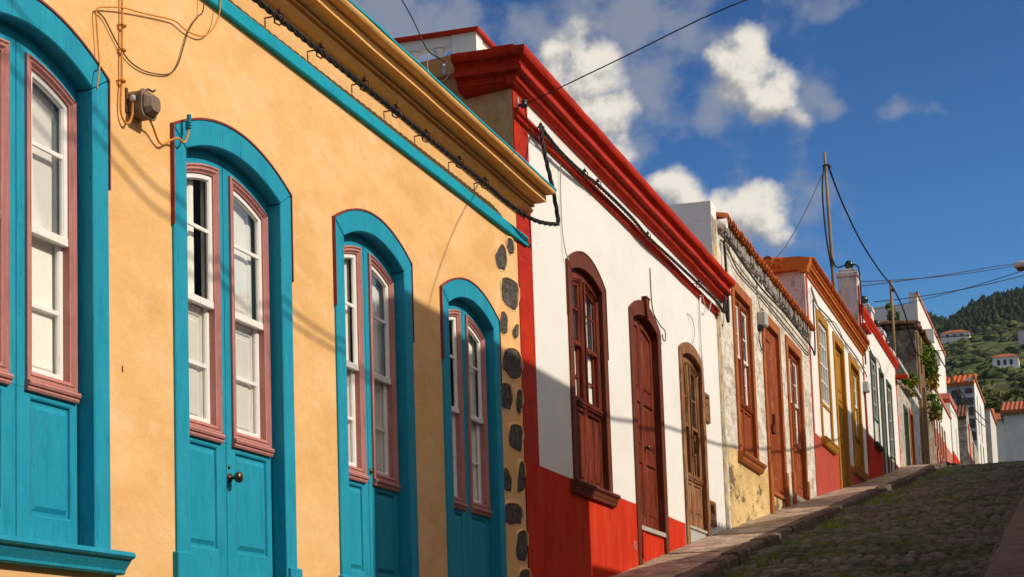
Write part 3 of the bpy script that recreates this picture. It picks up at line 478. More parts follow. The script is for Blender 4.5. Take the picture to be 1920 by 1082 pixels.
wire('thin_cable', 'curled wire ends beside the arch of the mahogany door', [(.01, 19.6, 4.75), (.01, 19.65, 4.3), (.03, 19.9, 4.16), (.05, 20.05, 4.12), (.04, 20.1, 4.02), (.045, 19.98, 4.0), (.05, 19.9, 4.05)], .006, m_cable)
wire('thin_cable', 'grey wire loop under the far end of the red moulding', [(.05, 22.35, 5.0), (.07, 22.40, 4.88), (.08, 22.6, 4.86), (.07, 22.8, 5.0)], .007, m_grey)
ins = thing('cable_bracket', 'grey bracket with black insulator at the top of the red pilaster', 'bracket', (0, 14.7, 5.1))
MB().box(0, .02, 14.66, 14.70, 5.06, 5.17).build('plate', m_grey, ins); MB().tube([(.02, 14.68, 5.10), (.09, 14.68, 5.10)], .012, 8).lathe((.07, 14.68, 5.07), [(.02, 0), (.032, .012), (.032, .03), (.022, .045), (.03, .055), (.02, .07)], 12).build('insulator', m_pot, ins, True)
wire('service_wire', 'black service wire crossing the sky from the red pilaster over the street', [(.08, 14.68, 5.10), (1.2, 13.70, 5.04), (2.2, 12.86, 5.0), (3.4, 12.2, 4.97), (4.99, 11.6, 4.95)], .0055, m_wire, k=4)
wire('thin_cable', 'black wire hanging from the insulator to the red moulding', [(.075, 14.69, 5.08), (.07, 14.75, 5.0), (.06, 14.9, 4.94), (.06, 15.1, 4.93), (.07, 15.5, 4.95), (.08, 15.75, 4.97)], .006, m_wire)
# roof terrace of a taller house behind the white house
TR = thing('terrace_house', 'taller house behind with white baluster parapet and red coping, seen above the yellow cornice', 'house', (-4.5, 26, 5.4))
MB().box(-8.5, -3.68, 25.0, 30, 2, 9.12).build('wall', m_whitewall, TR)
MB().box(-8.5, -4.06, 25.02, 25.22, 9.745, 9.894).box(-4.06, -3.68, 25.0, 25.3, 9.121, 9.894).box(-3.9, -3.70, 25.3, 30, 9.745, 9.894).build('parapet', m_whitewall, TR)
MB().box(-8.6, -3.62, 24.92, 25.32, 9.896, 9.945).box(-3.96, -3.62, 25.321, 30, 9.896, 9.945).build('coping', m_red, TR)
for i in range(11):
    MB().lathe((-4.30-.40*i, 25.12, 9.121), [(.09, 0), (.09, .06), (.05, .10), (.075, .18), (.115, .30), (.09, .40), (.045, .49), (.045, .53), (.085, .57), (.085, .623)], 14).build('baluster', m_whitewall, TR, True)
for i in range(9):
    MB().lathe((-3.8, 25.7+.36*i, 9.121), [(.09, 0), (.055, .08), (.15, .30), (.065, .49), (.11, .57), (.11, .623)], 10).build('baluster', m_whitewall, TR, True)
wire('thin_cable', 'thin wire dropping out of the sky to the insulator on the orange side wall', [(-1.02, 14.5, 6.25), (-.85, 14.48, 5.92), (-.72, 14.45, 5.63), (-.60, 14.42, 5.52), (-.53, 14.40, 5.47)], .006, m_wire)
wire('thin_cable', 'pale wire loop dangling from the orange side wall', [(-.53, 14.40, 5.47), (-.5, 14.4, 5.38), (-.55, 14.4, 5.31), (-.65, 14.4, 5.33), (-.7, 14.4, 5.45), (-.69, 14.41, 5.56)], .004, m_grey)
tag(MB().lathe((-.56, 14.42, 5.36), [(.012, 0), (.022, .01), (.022, .05), (.014, .06), (.02, .075), (.01, .10)], 10).build('insulator', m_grey, None, True, loc=(-.56, 14.42, 5.36)), 'small white insulator on the orange side wall', 'insulator')

# ================================================================== tiles
def roof_tiles(mb, y0, y1, xe, ze, xb, slope, pitch=.22, r=.085, jit=.0, seg=6, under=True):
    n = int((y1-y0)/pitch)
    for i in range(n):
        y = y0+(i+.5)*(y1-y0)/n; L = []; dx = random.uniform(-jit, jit); dz = random.uniform(-jit, jit)*.5
        for x in (xe+dx, xb):
            z = ze+(xe-x)*slope+dz
            L.append([(x, y+r*math.cos(a), z+r*math.sin(a)) for a in np.linspace(0, math.pi, seg+1)]+[(x, y+(r-.018)*math.cos(a), z+(r-.018)*math.sin(a)) for a in np.linspace(math.pi, 0, seg+1)])
        m = len(L[0]); mb.add(L[0]+L[1], [(k, (k+1) % m, m+(k+1) % m, m+k) for k in range(m)]+[tuple(range(m)), tuple(range(m, 2*m))])
        if under:
            yu = y+pitch/2; L = []
            for x in (xe-.02+dx, xb):
                z = ze+(xe-x)*slope+.03+dz
                L.append([(x, yu+r*.8*math.cos(a), z+r*.7*math.sin(a)) for a in np.linspace(math.pi, 2*math.pi, seg+1)]+[(x, yu+(r*.8-.016)*math.cos(a), z+(r*.7-.016)*math.sin(a)) for a in np.linspace(2*math.pi, math.pi, seg+1)])
            mb.add(L[0]+L[1], [(k, (k+1) % m, m+(k+1) % m, m+k) for k in range(m)]+[tuple(range(m)), tuple(range(m, 2*m))])
    return mb
def rect_open(parent, name, y0, y1, z1, zb, fw, fmat, x1=.03, bottom=True, plinth=None, head=None):
    c, hw = (y0+y1)/2, (y1-y0)/2; r = thing(name, None, None, (0, 0, 0)); r.parent = parent; r.location = Vector((0, c, zb))-parent.location
    frame(r, c, hw, hw-fw, z1, 0, z1-fw, 0, zb, zb+.06, x1, fmat, x0=-.05, name=name+'_frame', plinth=plinth)
    return r, c, hw-fw
# ================================================================== weathered grey house
H3 = thing('weathered_house', 'weathered grey house with rust brown openings, stained yellow base and tiled eave', 'house', (0, 28, 0))
wall(23.482, 32.19, 1.2, 6.33, [(24.78, 26.07, 3.3, 5.62), (27.25, 28.65, 2.3, 5.66), (29.55, 30.95, 2.6, 5.68)]).build('wall', m_h3, H3)
wall(23.9, 27.13, 1.2, 3.30, [], .004, .01).build('dado', m_h3yel, H3)
MB().box(-.002, .006, 23.484, 23.74, 1.2, 6.3).build('corner_strip', m_strip, H3)
MB().box(-6, -.352, 31.9, 32.19, 1.2, 6.3).box(-6.3, -6, 23.7, 32.19, 1.2, 6.3).box(-6, -.36, 23.83, 23.95, 1.2, 6.3).build('rear_wall', m_gable, H3)
MB().box(-.72, -.003, 23.466, 23.83, 5.0, 6.51).build('gable_parapet', m_whitewall, H3)
mb = MB(); roof_tiles(mb, 23.85, 32.22, .13, 6.37, -2.6, .22, .21, .08, .012); mb.build('tile_roof', m_tile, H3)
mb = MB(); roof_tiles(mb, 23.83, 24.3, -.2, 6.50, -2.6, .06, .22, .08, .012); mb.build('verge_tile', m_tile, H3)
mb = MB()
for i in range(42):
    y = 23.95+i*.197; mb.box(-.1, .055+random.uniform(-.02, .03), y-.055+random.uniform(-.02, .02), y+.05+random.uniform(-.02, .02), 6.22+random.uniform(-.03, .02), 6.345)
mb.prism_y([(-.1, 6.18), (.02, 6.19), (.05, 6.25), (.06, 6.34), (-.1, 6.36)], 23.9, 32.18, 40, .012); mb.build('eave_mortar', m_mortar, H3)
MB().lathe((-.05, 23.93, 6.30), [(.075, 0), (.075, .17), (.06, .171), (.06, .0)], 14, 'x').build('water_spout', m_whitewall, H3, True)
r, c, hi = rect_open(H3, 'window', 24.66, 26.19, 5.73, 3.27, .15, m_brickf)
glazed(r, c, hi, arc(c, hi, 5.58, 0), -.03, 3.29, 4.05, 4.72, (m_brick, m_brick, m_white, m_cream), (5.05, 4.4), style='planks', gap=[(0, .55, 1), (.1, .6, 1)], mid=.05, stile=.03, mold=.045, sash_w=.035)
MB().prism_y([(-.05, 3.30), (.10, 3.30), (.115, 3.28), (.10, 3.25), (.075, 3.23), (.07, 3.20), (.05, 3.17), (-.005, 3.16)], 24.56, 26.30).build('sill', m_brickf, r)
r, c, hi = rect_open(H3, 'door', 27.08, 28.75, 5.78, 2.2, .16, m_brickf, plinth=3.45)
mb = MB().ring(Shape(c-hi-.01, c+hi+.01, 3.06, lambda y: 5.63).loop(), Shape(c-.42, c+.12, 3.25, lambda y: 5.42).loop(), -.075, -.03)
P_ = Shape(c-.42, c+.12, 3.25, lambda y: 5.42); sweep(mb, P_, [(0, -.03), (.02, -.05), (.04, -.05)], True)
for q in (c-.3, c-.15, c): mb.box(-.055, -.046, q-.006, q+.006, 3.3, 5.4)
mb.build('leaf', m_brick, r); MB().box(-.045, -.015, c-.05, c+.25, 4.0, 4.12).box(-.03, -.012, c+.1, c+.22, 4.02, 4.3).build('lock', m_mahof, r)
MB().box(-.3, .02, c-hi, c+hi, 3.0, 3.055).build('threshold', m_brickf, r); MB().box(-.3, -.01, c-hi, c+hi, 2.2, 2.998).build('step_front', m_h3yel, r)
r, c, hi = rect_open(H3, 'door', 29.38, 31.04, 5.80, 2.4, .15, m_brickf, plinth=3.55)
glazed(r, c, hi, arc(c, hi, 5.65, 0), -.04, 3.24, 4.10, 4.8, (m_brick, m_brick, m_white, m_cream), (5.15, 4.45), style='panel', gap=[(0, .55, 1), (.1, .6, 1)], mid=.05, stile=.03, mold=.045, sash_w=.035)
MB().box(-.3, -.01, c-hi, c+hi, 2.4, 3.235).build('step_front', m_mortar, r)
mt = thing('meter_box', 'grey electric meter box left of the rust brown door', 'meter box', (0, 26.9, 5.6))
MB().box(0, .13, 26.74, 26.98, 5.44, 5.66).build('casing', m_grey, mt, bev=.02); MB().box(0, .05, 26.72, 27.0, 5.40, 5.45).build('base', m_cable, mt)
wire('thin_cable', 'pale cable dropping from the eave to the grey meter box', [(.06, 26.95, 6.28), (.02, 26.8, 6.1), (.02, 26.78, 5.9), (.05, 26.85, 5.64)], .012, m_grey)
wire('thin_cable', 'loop of wire under the grey meter box', [(.05, 26.8, 5.4), (.03, 26.65, 5.25), (.03, 26.85, 5.1), (.03, 27.05, 5.2)], .008, m_cable)
wire('eave_cable', 'dark cable running along under the tiled eave of the weathered house', [(.06, 24.0, 6.0), (.07, 24.1, 6.17), (.06, 25, 6.10), (.05, 27, 6.05), (.05, 29, 6.10), (.05, 31, 6.08), (.06, 32.1, 6.05), (.08, 32.3, 5.95), (.07, 32.5, 6.3), (.06, 32.6, 6.9), (.05, 32.75, 7.05)], .014, m_cable)
wire('eave_cable', 'grey cable sagging across the weathered grey wall', [(.04, 24.3, 6.1), (.03, 25.2, 5.93), (.03, 27, 5.95), (.03, 29.5, 5.92), (.03, 31.6, 5.90), (.04, 32.1, 5.95)], .014, m_mortar)
wire('eave_cable', 'thick black cable hanging down the corner beside the red cornice', [(.07, 23.75, 5.3), (.08, 23.85, 4.98), (.07, 24.0, 5.05), (.06, 24.05, 5.6), (.05, 24.05, 6.1)], .02, m_cable)

# ================================================================== ochre window house
H4 = thing('ochre_window_house', 'white house with ochre windows and doors and stacked orange tile eaves', 'house', (0, 36.5, 0))
wall(32.192, 40.76, 2.2, 7.40, [(33.4, 34.75, 4.6, 6.92), (35.72, 37.1, 3.4, 6.9), (38.2, 39.65, 4.6, 6.9)]).build('wall', m_whitewall, H4)
dado(H4, m_dado4, 2.2, [(32.361, 33.28, 4.58), (33.281, 34.85, 4.47), (34.851, 35.6, 4.58), (37.25, 38.05, 4.58), (38.051, 39.8, 4.47), (39.801, 40.619, 4.58)])
MB().box(-.004, .01, 32.192, 32.36, 2.2, 7.38).build('pilaster', m_dado4, H4); MB().box(-.004, .01, 40.62, 40.76, 2.2, 7.0).build('pilaster', m_dado4, H4)
flank(-1.6, -.002, 32.10, .09, 5.9, 7.46).build('side_wall', m_gable, H4)
MB().box(-6.3, -6, 32.2, 40.7, 2.2, 7.4).box(-6, -.36, 40.4, 40.7, 2.2, 7.4).box(-6, -1.6, 32.1, 32.4, 2.2, 7.4).build('rear_wall', m_gable, H4)
MB().prism_y([(-.08, 7.405), (.0, 7.405), (.045, 7.44), (.11, 7.60), (.12, 7.66), (-.1, 7.70), (-.36, 7.70), (-.36, 7.46), (-.1, 7.46)], 32.02, 32.30).build('eave_end', m_tilepaint, H4)
mb = MB(); roof_tiles(mb, 32.30, 40.86, .06, 7.44, -.3, .05, .19, .07, .004, under=False); roof_tiles(mb, 32.30, 40.92, .115, 7.56, -.3, .05, .19, .07, .004, under=False); mb.build('eave_tile', m_tilepaint, H4)
MB().box(-.3, .03, 32.30, 40.84, 7.40, 7.44).box(-.3, .09, 32.30, 40.88, 7.515, 7.56).build('eave_bed', m_tilepaint, H4)
mb = MB(); roof_tiles(mb, 32.30, 40.95, .16, 7.67, -2.6, .10, .19, .075, .006); mb.build('tile_roof', m_tile, H4)
mb = MB()
for i in range(8): x = -.45-i*.17; mb.tube([(x, 31.93+random.uniform(-.04, .04), 7.60), (x, 33.2, 7.64)], .085, 8)
mb.box(-1.9, -.36, 32.0, 33.2, 7.46, 7.59); mb.build('verge_tile', m_tilepaint, H4)
mb = MB()
for i in range(5): x = -.62-i*.2; mb.tube([(x, 31.98, 7.68), (x, 33.2, 7.70)], .075, 8)
mb.build('ridge_tile', m_tileold, H4)
r, c, hi = rect_open(H4, 'window', 33.27, 34.83, 7.0, 4.58, .15, m_ochre)
mb = MB(); W_ = Shape(c-hi, c+hi, 5.32, lambda y: 6.85); mb.ring(W_.loop(), W_.loop(.06), -.05, -.01)
for q in (c-hi/2, c, c+hi/2): mb.box(-.045, -.015, q-.018, q+.018, 5.38, 6.79)
for q in (5.75, 6.08, 6.45): mb.box(-.046, -.02, c-hi+.06, c+hi-.06, q-.014, q+.014)
mb.build('sash', m_white, r); MB().cap(W_.loop(.05), -.04).build('glass_pane', m_glass, r); MB().box(-.1, -.09, c-hi, c+hi, 5.3, 6.9).build('curtain', m_grey, r)
MB().box(-.06, -.015, c-hi, c+hi, 4.6, 5.30).build('apron', m_whitewall, r); MB().box(-.05, .005, c-hi, c+hi, 5.262, 5.318).build('rail', m_ochre, r)
MB().prism_y([(-.05, 4.62), (.10, 4.62), (.115, 4.595), (.09, 4.56), (.08, 4.52), (.06, 4.48), (-.005, 4.47)], 33.18, 34.92).build('sill', m_ochre, r)
r, c, hi = rect_open(H4, 'door', 35.57, 37.20, 7.0, 3.3, .16, m_ochre)
for s in (-1, 1): plank_leaf(r, c, hi, arc(c, hi, 6.84, 0), -.05, 4.05, [(4.2, 4.9), (5.05, 5.8), (5.95, 6.7)], m_ochre, s)
r, c, hi = rect_open(H4, 'window', 38.04, 39.78, 7.0, 4.58, .16, m_ochre)
glazed(r, c, hi, arc(c, hi, 6.84, 0), -.04, 4.6, 5.35, 6.05, (m_ochre, m_ochre, m_white, m_cream), (6.4, 5.7), style='panel', mid=.05, stile=.03, mold=.04, sash_w=.035)
MB().prism_y([(-.05, 4.62), (.09, 4.62), (.105, 4.595), (.08, 4.56), (.07, 4.52), (.05, 4.48), (-.005, 4.47)], 37.95, 39.87).build('sill', m_ochre, r)
wire('eave_cable', 'bundle of thin cables sagging under the orange tile eaves', [(.05, 32.5, 7.2), (.04, 33.2, 7.05), (.04, 35, 7.12), (.04, 37, 7.08), (.04, 39, 7.1), (.05, 40.6, 7.0), (.07, 40.75, 6.9)], .015, m_mortar)
wire('eave_cable', 'thin pale wire strung below the orange tile eaves', [(.05, 32.5, 7.25), (.03, 34, 7.0), (.03, 36, 7.22), (.03, 38, 7.02), (.05, 40.6, 7.1)], .010, m_grey)
mt = thing('meter_box', 'small grey junction box at the far end of the ochre window house', 'meter box', (0, 40.7, 6.7))
MB().box(0, .12, 40.45, 40.75, 6.55, 6.78).build('casing', m_grey, mt, bev=.02); MB().tube([(.03, 40.6, 6.55), (.03, 40.66, 6.0), (.03, 40.7, 5.0)], .02, 6).build('downpipe', m_dado4, mt)

# ================================================================== green window house with roof piers
H5 = thing('green_window_house', 'white house with dark green windows and stepped white roof piers', 'house', (0, 44.5, 0))
wall(40.762, 48.45, 3.0, 8.42, [(42.35, 43.3, 5.75, 7.66), (44.2, 44.95, 4.6, 7.6), (45.85, 46.75, 5.0, 7.58)]).build('wall', m_whitewall, H5)
dado(H5, m_dado, 3.0, [(40.77, 42.1, 5.68), (42.101, 43.6, 5.58), (43.601, 43.98, 5.68), (45.08, 45.6, 5.68), (45.601, 46.9, 4.95), (46.901, 48.299, 5.68)])
MB().box(-6.3, -6, 40.8, 48.4, 3, 8.3).box(-6, -.36, 48.1, 48.4, 3, 8.3).box(-6, -.36, 40.765, 40.9, 3, 8.3).build('rear_wall', m_gable, H5)
MB().box(-6.2, -.36, 40.8, 48.4, 8.301, 8.36).build('roof', m_tileold, H5)
MB().prism_y([(-.02, 8.36), (.03, 8.37), (.05, 8.41), (.04, 8.43), (.06, 8.45), (.085, 8.49), (.085, 8.54), (-.02, 8.58)], 40.74, 48.6, 10, .002).box(-.004, .009, 48.3, 48.452, 4.5, 8.36).box(.001, .10, 40.9, 42.0, 8.10, 8.17).box(.001, .32, 48.2, 48.5, 8.10, 8.17).build('cornice', m_dado, H5)
MB().box(-.004, .012, 40.70, 40.85, 6.5, 9.0).build('pilaster', m_dado, H5)
for i, (y, zt, w) in enumerate([(40.75, 9.36, .46), (43.45, 9.10, .42), (46.0, 9.0, .42), (48.2, 8.88, .42)]):
    pr = MB().box(-.44, -.02, y-.07, y+w, 7.0 if i == 0 else 8.3, zt-.16).box(-.47, .01, y-.10, y+w+.03, zt-.16, zt-.06).prism_y([(-.44, zt-.06), (-.02, zt-.06), (-.06, zt+.02), (-.40, zt+.02)], y-.07, y+w)
    po = pr.build('roof_pier', m_chim, H5, bev=.012)
    MB().lathe((-.2, y+w/2-.05, zt+.02), [(.05, 0), (.06, .02), (.03, .035), (.07, .06), (.10, .11), (.105, .15), (.085, .20), (.04, .235)], 14).build('finial_ball', m_pot, po, True)
for i, (y0, y1, z0, z1, nm) in enumerate([(42.18, 43.42, 5.65, 7.76, 'window'), (44.05, 45.05, 4.2, 7.68, 'door'), (45.72, 46.85, 4.9, 7.67, 'window')]):
    r, c, hi = rect_open(H5, nm, y0, y1, z1, z0, .09, m_green)
    if nm == 'window':
        mb = MB(); zm = z0+.62 if i == 0 else z0+.9; W_ = Shape(c-hi, c+hi, zm, lambda y: z1-.12); mb.ring(W_.loop(), W_.loop(.05), -.05, -.01)
        mb.box(-.045, -.012, c-.02, c+.02, zm+.05, z1-.17)
        for q in (.25, .5, .75): mb.box(-.046, -.02, c-hi+.05, c+hi-.05, zm+(z1-zm)*q-.02, zm+(z1-zm)*q+.02)
        mb.build('sash', m_grey, r); MB().cap(W_.loop(.04), -.04).build('glass_pane', m_glass, r); MB().box(-.1, -.09, c-hi, c+hi, zm, z1).build('curtain', m_grey, r)
        MB().box(-.05, -.012, c-hi, c+hi, z0, zm-.04).build('apron', m_gable, r); MB().box(-.05, .01, c-hi, c+hi, zm-.04, zm).build('rail', m_green, r)
        MB().box(-.05, .09, y0-.06, y1+.06, z0-.07, z0+.002).build('sill', m_green, r)
    else:
        MB().box(-.09, -.04, c-hi-.01, c+hi+.01, z0, z1-.1).build('leaf', m_green, r)
wire('thin_cable', 'thin wire sagging across the green window house', [(.08, 40.8, 7.85), (.03, 42.5, 7.75), (.03, 43.9, 7.8), (.03, 44.6, 7.6)], .014, m_mortar)
wire('roof_cable', 'black cable draped over the tallest white roof pier and down its corner', [(-.52, 40.4, 9.62), (-.45, 40.5, 9.42), (-.35, 40.55, 9.41), (-.2, 40.6, 9.45), (.0, 40.62, 9.42), (.05, 40.62, 9.2), (.05, 40.7, 8.4), (.06, 40.72, 7.6), (.06, 40.78, 7.2)], .017, m_cable)

# ================================================================== far houses along the street
H6 = thing('stone_cottage', 'low rubble stone cottage with green door frame and overgrown wall top', 'house', (0, 50.5, 0))
wall(48.47, 52.9, 4.0, 8.05, [(50.15, 51.2, 5.0, 7.6), (51.75, 52.75, 5.2, 7.72)], 0, .4).build('wall', m_rubble, H6)
mb = MB()
for i in range(26): y = 48.5+i*.17; mb.lathe((-.1+random.uniform(-.05, .1), y, 7.98+random.uniform(-.03, .06)+.012*i), [(.06, -.02), (.13, .03), (.12, .10), (.04, .15)], 7)
mb.build('stone_coping', m_ruin, H6)
for (a, b, t, mm, nm) in ((50.1, 51.2, 7.68, m_green, 'door'), (51.68, 52.78, 7.8, m_maho, 'door')):
    r, c, hi = rect_open(H6, nm, a, b, t, 5.2, .11, m_green if mm is m_green else m_brickf); MB().box(-.1, -.05, c-hi-.01, c+hi+.01, 5.2, t-.1).build('leaf', m_gable if mm is m_green else mm, r)
H6b = thing('gutter_house', 'white wall with dark stones under a sloping white gutter', 'house', (-.2, 54, 0))
MB().box(-.6, -.02, 52.92, 55.75, 4.6, 8.6).build('wall', m_stonewhite, H6b); MB().box(-.9, -.42, 48.6, 55.7, 7.5, 8.62).build('upper_wall', m_whitewall, H6b)
MB().prism_y([(-.5, 8.6), (.0, 8.6), (.06, 8.64), (.06, 8.74), (.0, 8.76), (-.5, 8.82)], 48.8, 55.9).build('gutter', m_grey, H6b)
H7 = thing('ruined_house', 'tall ruined house with bare brown gable and old tiles on top', 'house', (0, 57, 0))
wall(55.8, 61.5, 5.0, 10.9, [(57.2, 58.2, 6.8, 9)], 0, .45).build('wall', m_ruin, H7)
MB().box(-3.5, -.001, 55.5, 55.799, 5.0, 10.75).build('gable_wall', m_ruin, H7); MB().prism_x([(55.46, 10.05), (55.46, 10.4), (55.498, 10.4), (55.498, 10.05)], -3.5, -.85).build('plaster_patch', m_gable, H7)
mb = MB(); roof_tiles(mb, 55.35, 61.6, .15, 10.92, -3.5, .06, .3, .12, .05); mb.build('tile_roof', m_tileold, H7)
mb = MB()
for i in range(16): x = .05-i*.23; mb.lathe((x+random.uniform(-.06, .06), 55.6, 10.74+random.uniform(0, .05)), [(.07, -.04), (.16, .04), (.13, .15), (.04, .2)], 7)
mb.build('tile_rubble', m_tileold, H7)
mb = MB(); mb.tube([(.04, 55.75, 6.4), (.03, 55.75, 10.7)], .05, 8).tube([(.06, 56.2, 6.5), (.05, 56.2, 9.5)], .035, 8).tube([(.06, 56.7, 6.5), (.05, 56.6, 10.7)], .05, 8); mb.build('downpipe', m_pole, H7)
MB().box(.0, .18, 55.8, 55.98, 6.2, 9.0).box(-.05, .10, 56.9, 57.05, 6.5, 10.4).build('timber_post', m_pole, H7)
H8 = thing('big_white_house', 'big white house with red trimmed edge rising behind the ruin', 'house', (-.5, 66, 0))
MB().box(-3.4, -.50, 63.5, 76, 6.5, 13.2).box(-.78, -.501, 63.48, 76, 13.2, 13.58).build('wall', m_farwhite, H8)
MB().box(-.499, -.45, 63.4, 76.2, 13.50, 13.585).build('trim', m_pinkdado, H8)
for y, z in ((66, 12.3), (68.5, 11.9)): MB().box(-.5, -.2, y, y+.5, z, z+.45).build('wall_box', m_grey, H8)
mb = MB(); mb.box(-.5, -.05, 70.5, 74.5, 10.9, 11.1); mb.build('balcony_slab', m_pinkdado, H8)
for i in range(4): MB().prism_y([(-.5, 10.35), (-.45, 10.35), (-.07, 10.75), (-.07, 10.898), (-.5, 10.898)], 70.7+i, 70.95+i).build('corbel', m_dado4, H8)
H8b = thing('salmon_base_house', 'low white house with salmon base and a row of narrow windows', 'house', (0, 64, 0))
hs = [(60.8+i*1.15, 61.4+i*1.15, 7.9, 9.0) for i in range(5)]
wall(61.502, 69.2, 6.3, 9.9, hs, 0, .4).build('wall', m_whitewall, H8b); dado(H8b, m_pinkdado, 6.3, [(61.51, 69.1, 7.895)]+[(ya, yb_, 8.55) for ya, yb_ in zip([61.51]+[h[1]+.05 for h in hs[1:]], [h[0]-.05 for h in hs[1:]]+[69.1])])
for a, b, z0, z1 in hs: MB().box(-.1, .012, a, b, z0, z1).build('window', m_mahof, H8b)
MB().box(-.4, .05, 61.5, 69.3, 9.9, 10.0).build('parapet_cap', m_pinkdado, H8b)
PW = thing('white_end_house', 'narrow blank white house front with a red foot', 'house', (0, 71, 0))
MB().box(-1.0, .02, 69.4, 73.2, 7.0, 10.55).build('wall', m_farwhite, PW); MB().box(-.9, .03, 69.36, 73.25, 7.0, 8.75).build('dado', m_dado, PW); MB().box(-.2, .025, 71.6, 72.2, 8.76, 9.9).build('door', m_grey, PW)
CT = thing('tiled_cottage', 'small whitewashed cottage with mossy tile roof and red door', 'house', (0, 82, 0))
MB().prism_x([(79.6, 8.5), (79.6, 11.45), (81.8, 11.45), (81.8, 8.5)], -1.2, .0).build('wall', m_rubble, CT)
mb = MB()
for i in range(9):
    x = -1.2+i*.145
    mb.tube([(x, 79.4, 11.40), (x, 81.2, 12.15)], .075, 8)
mb.build('tile_roof', m_tileold, CT); MB().prism_x([(79.62, 11.45), (81.2, 12.05), (81.8, 11.45)], -1.25, -.001).build('gable_wall', m_rubble, CT)
MB().box(-.2, .015, 80.7, 81.4, 9.3, 11.3).build('door', m_dado, CT); MB().box(-.9, -.55, 79.45, 79.6, 11.1, 11.3).build('vent_block', m_grey, CT)
RW = thing('broken_wall', 'broken low rubble wall with dark doorway between cottage and gable', 'wall', (0, 84, 0))
MB().prism_x([(81.85, 8.8), (81.85, 11.4), (83.2, 11.2), (84.2, 10.9), (86.4, 11.0), (87.8, 10.8), (87.8, 8.8)], -.5, .0).build('wall', m_rubble, RW); MB().box(-.3, .012, 83.3, 84.2, 9.2, 10.85).build('door', m_mahof, RW)
H9 = thing('grey_gable_house', 'tall house with pale grey gable, orange roof tiles and dark corner stones', 'house', (0, 94, 0))
wall(88, 96.3, 8.5, 14.5, [(89.6, 90.3, 12, 13.9), (92, 92.8, 11.9, 13.8), (89.9, 90.7, 9.6, 11.6), (92.4, 93.3, 9.8, 11.8)], 0, .4).build('wall', m_farwhite, H9)
flank(-3.5, -.002, 87.9, .099, 8.5, 14.15, .12).build('gable_wall', m_greygable, H9)
MB().box(-3.5, -.4, 96, 96.3, 8.5, 14.4).box(-3.8, -3.5, 88, 96.3, 8.5, 14.2).build('rear_wall', m_greygable, H9)
mb = MB()
for i in range(15):
    x = -3.3+i*.23; mb.tube([(x, 87.75, 14.20), (x, 90.6, 15.0)], .11, 8)
mb.build('tile_roof', m_tile, H9)
MB().box(-.02, .07, 87.8, 96.4, 14.45, 14.56).build('cornice', m_farroof, H9)
for (x0, x1, z0, z1) in [(-1.05, -.62, 13.55, 13.95), (-.42, -.06, 13.75, 14.0), (-.85, -.05, 13.2, 13.55), (-1.2, -.6, 12.7, 13.05), (-.3, -.05, 12.7, 13.1), (-.95, -.03, 12.1, 12.55), (-.25, -.03, 11.5, 11.95)]: MB().box(x0, x1, 87.86, 87.91, z0, z1).build('corner_stone', m_stone, H9, bev=.04)
for (y, z0, z1) in [(89.6, 12, 13.9), (92, 11.9, 13.8), (89.9, 9.6, 11.6), (92.4, 9.8, 11.8)]: MB().box(-.2, -.12, y, y+.9, z0, z1).build('window', m_mahof, H9)
MB().box(-3.0, -2.0, 89, 90.3, 15.0, 15.25).build('roof_tank', m_farwhite, H9, bev=.1)
H10 = thing('last_white_house', 'last rough white house at the street end with small red roof', 'house', (.3, 100, 0))
MB().box(-2, .22, 97.5, 104, 9.5, 14.35).build('wall', m_gable, H10); MB().prism_x([(97.3, 14.352), (104.2, 14.352), (101, 14.85)], -2, .3).build('roof', m_farroof, H10)
for z in (13.2, 12.5, 11.8, 11.1): MB().box(-.3, -.05, 97.42, 97.5, z, z+.18).build('stone', m_grey, H10)
H11 = thing('right_white_house', 'blank white house with tiled eave closing the street on the right', 'house', (2, 113, 0))
MB().box(.36, 9, 112, 120, 11, 16.15).build('wall', m_greygable, H11)
mb = MB()
for i in range(36):
    x = .30+i*.26; mb.tube([(x, 111.6, 16.18), (x, 116, 17.3)], .13, 8)
mb.build('tile_roof', m_farroof, H11); MB().box(.2, 9.2, 111.8, 120, 16.0, 16.18).build('eave', m_mortar, H11)
H12 = thing('small_red_roof_house', 'small house with flat red roof below the wooded slope', 'house', (-.4, 130, 0))
MB().box(-2.2, 1.2, 130, 136, 14, 18.3).build('wall', m_farwhite, H12); MB().prism_x([(129.6, 18.301), (136.4, 18.301), (133, 19.2)], -2.4, 1.4).build('roof', m_farroof, H12)

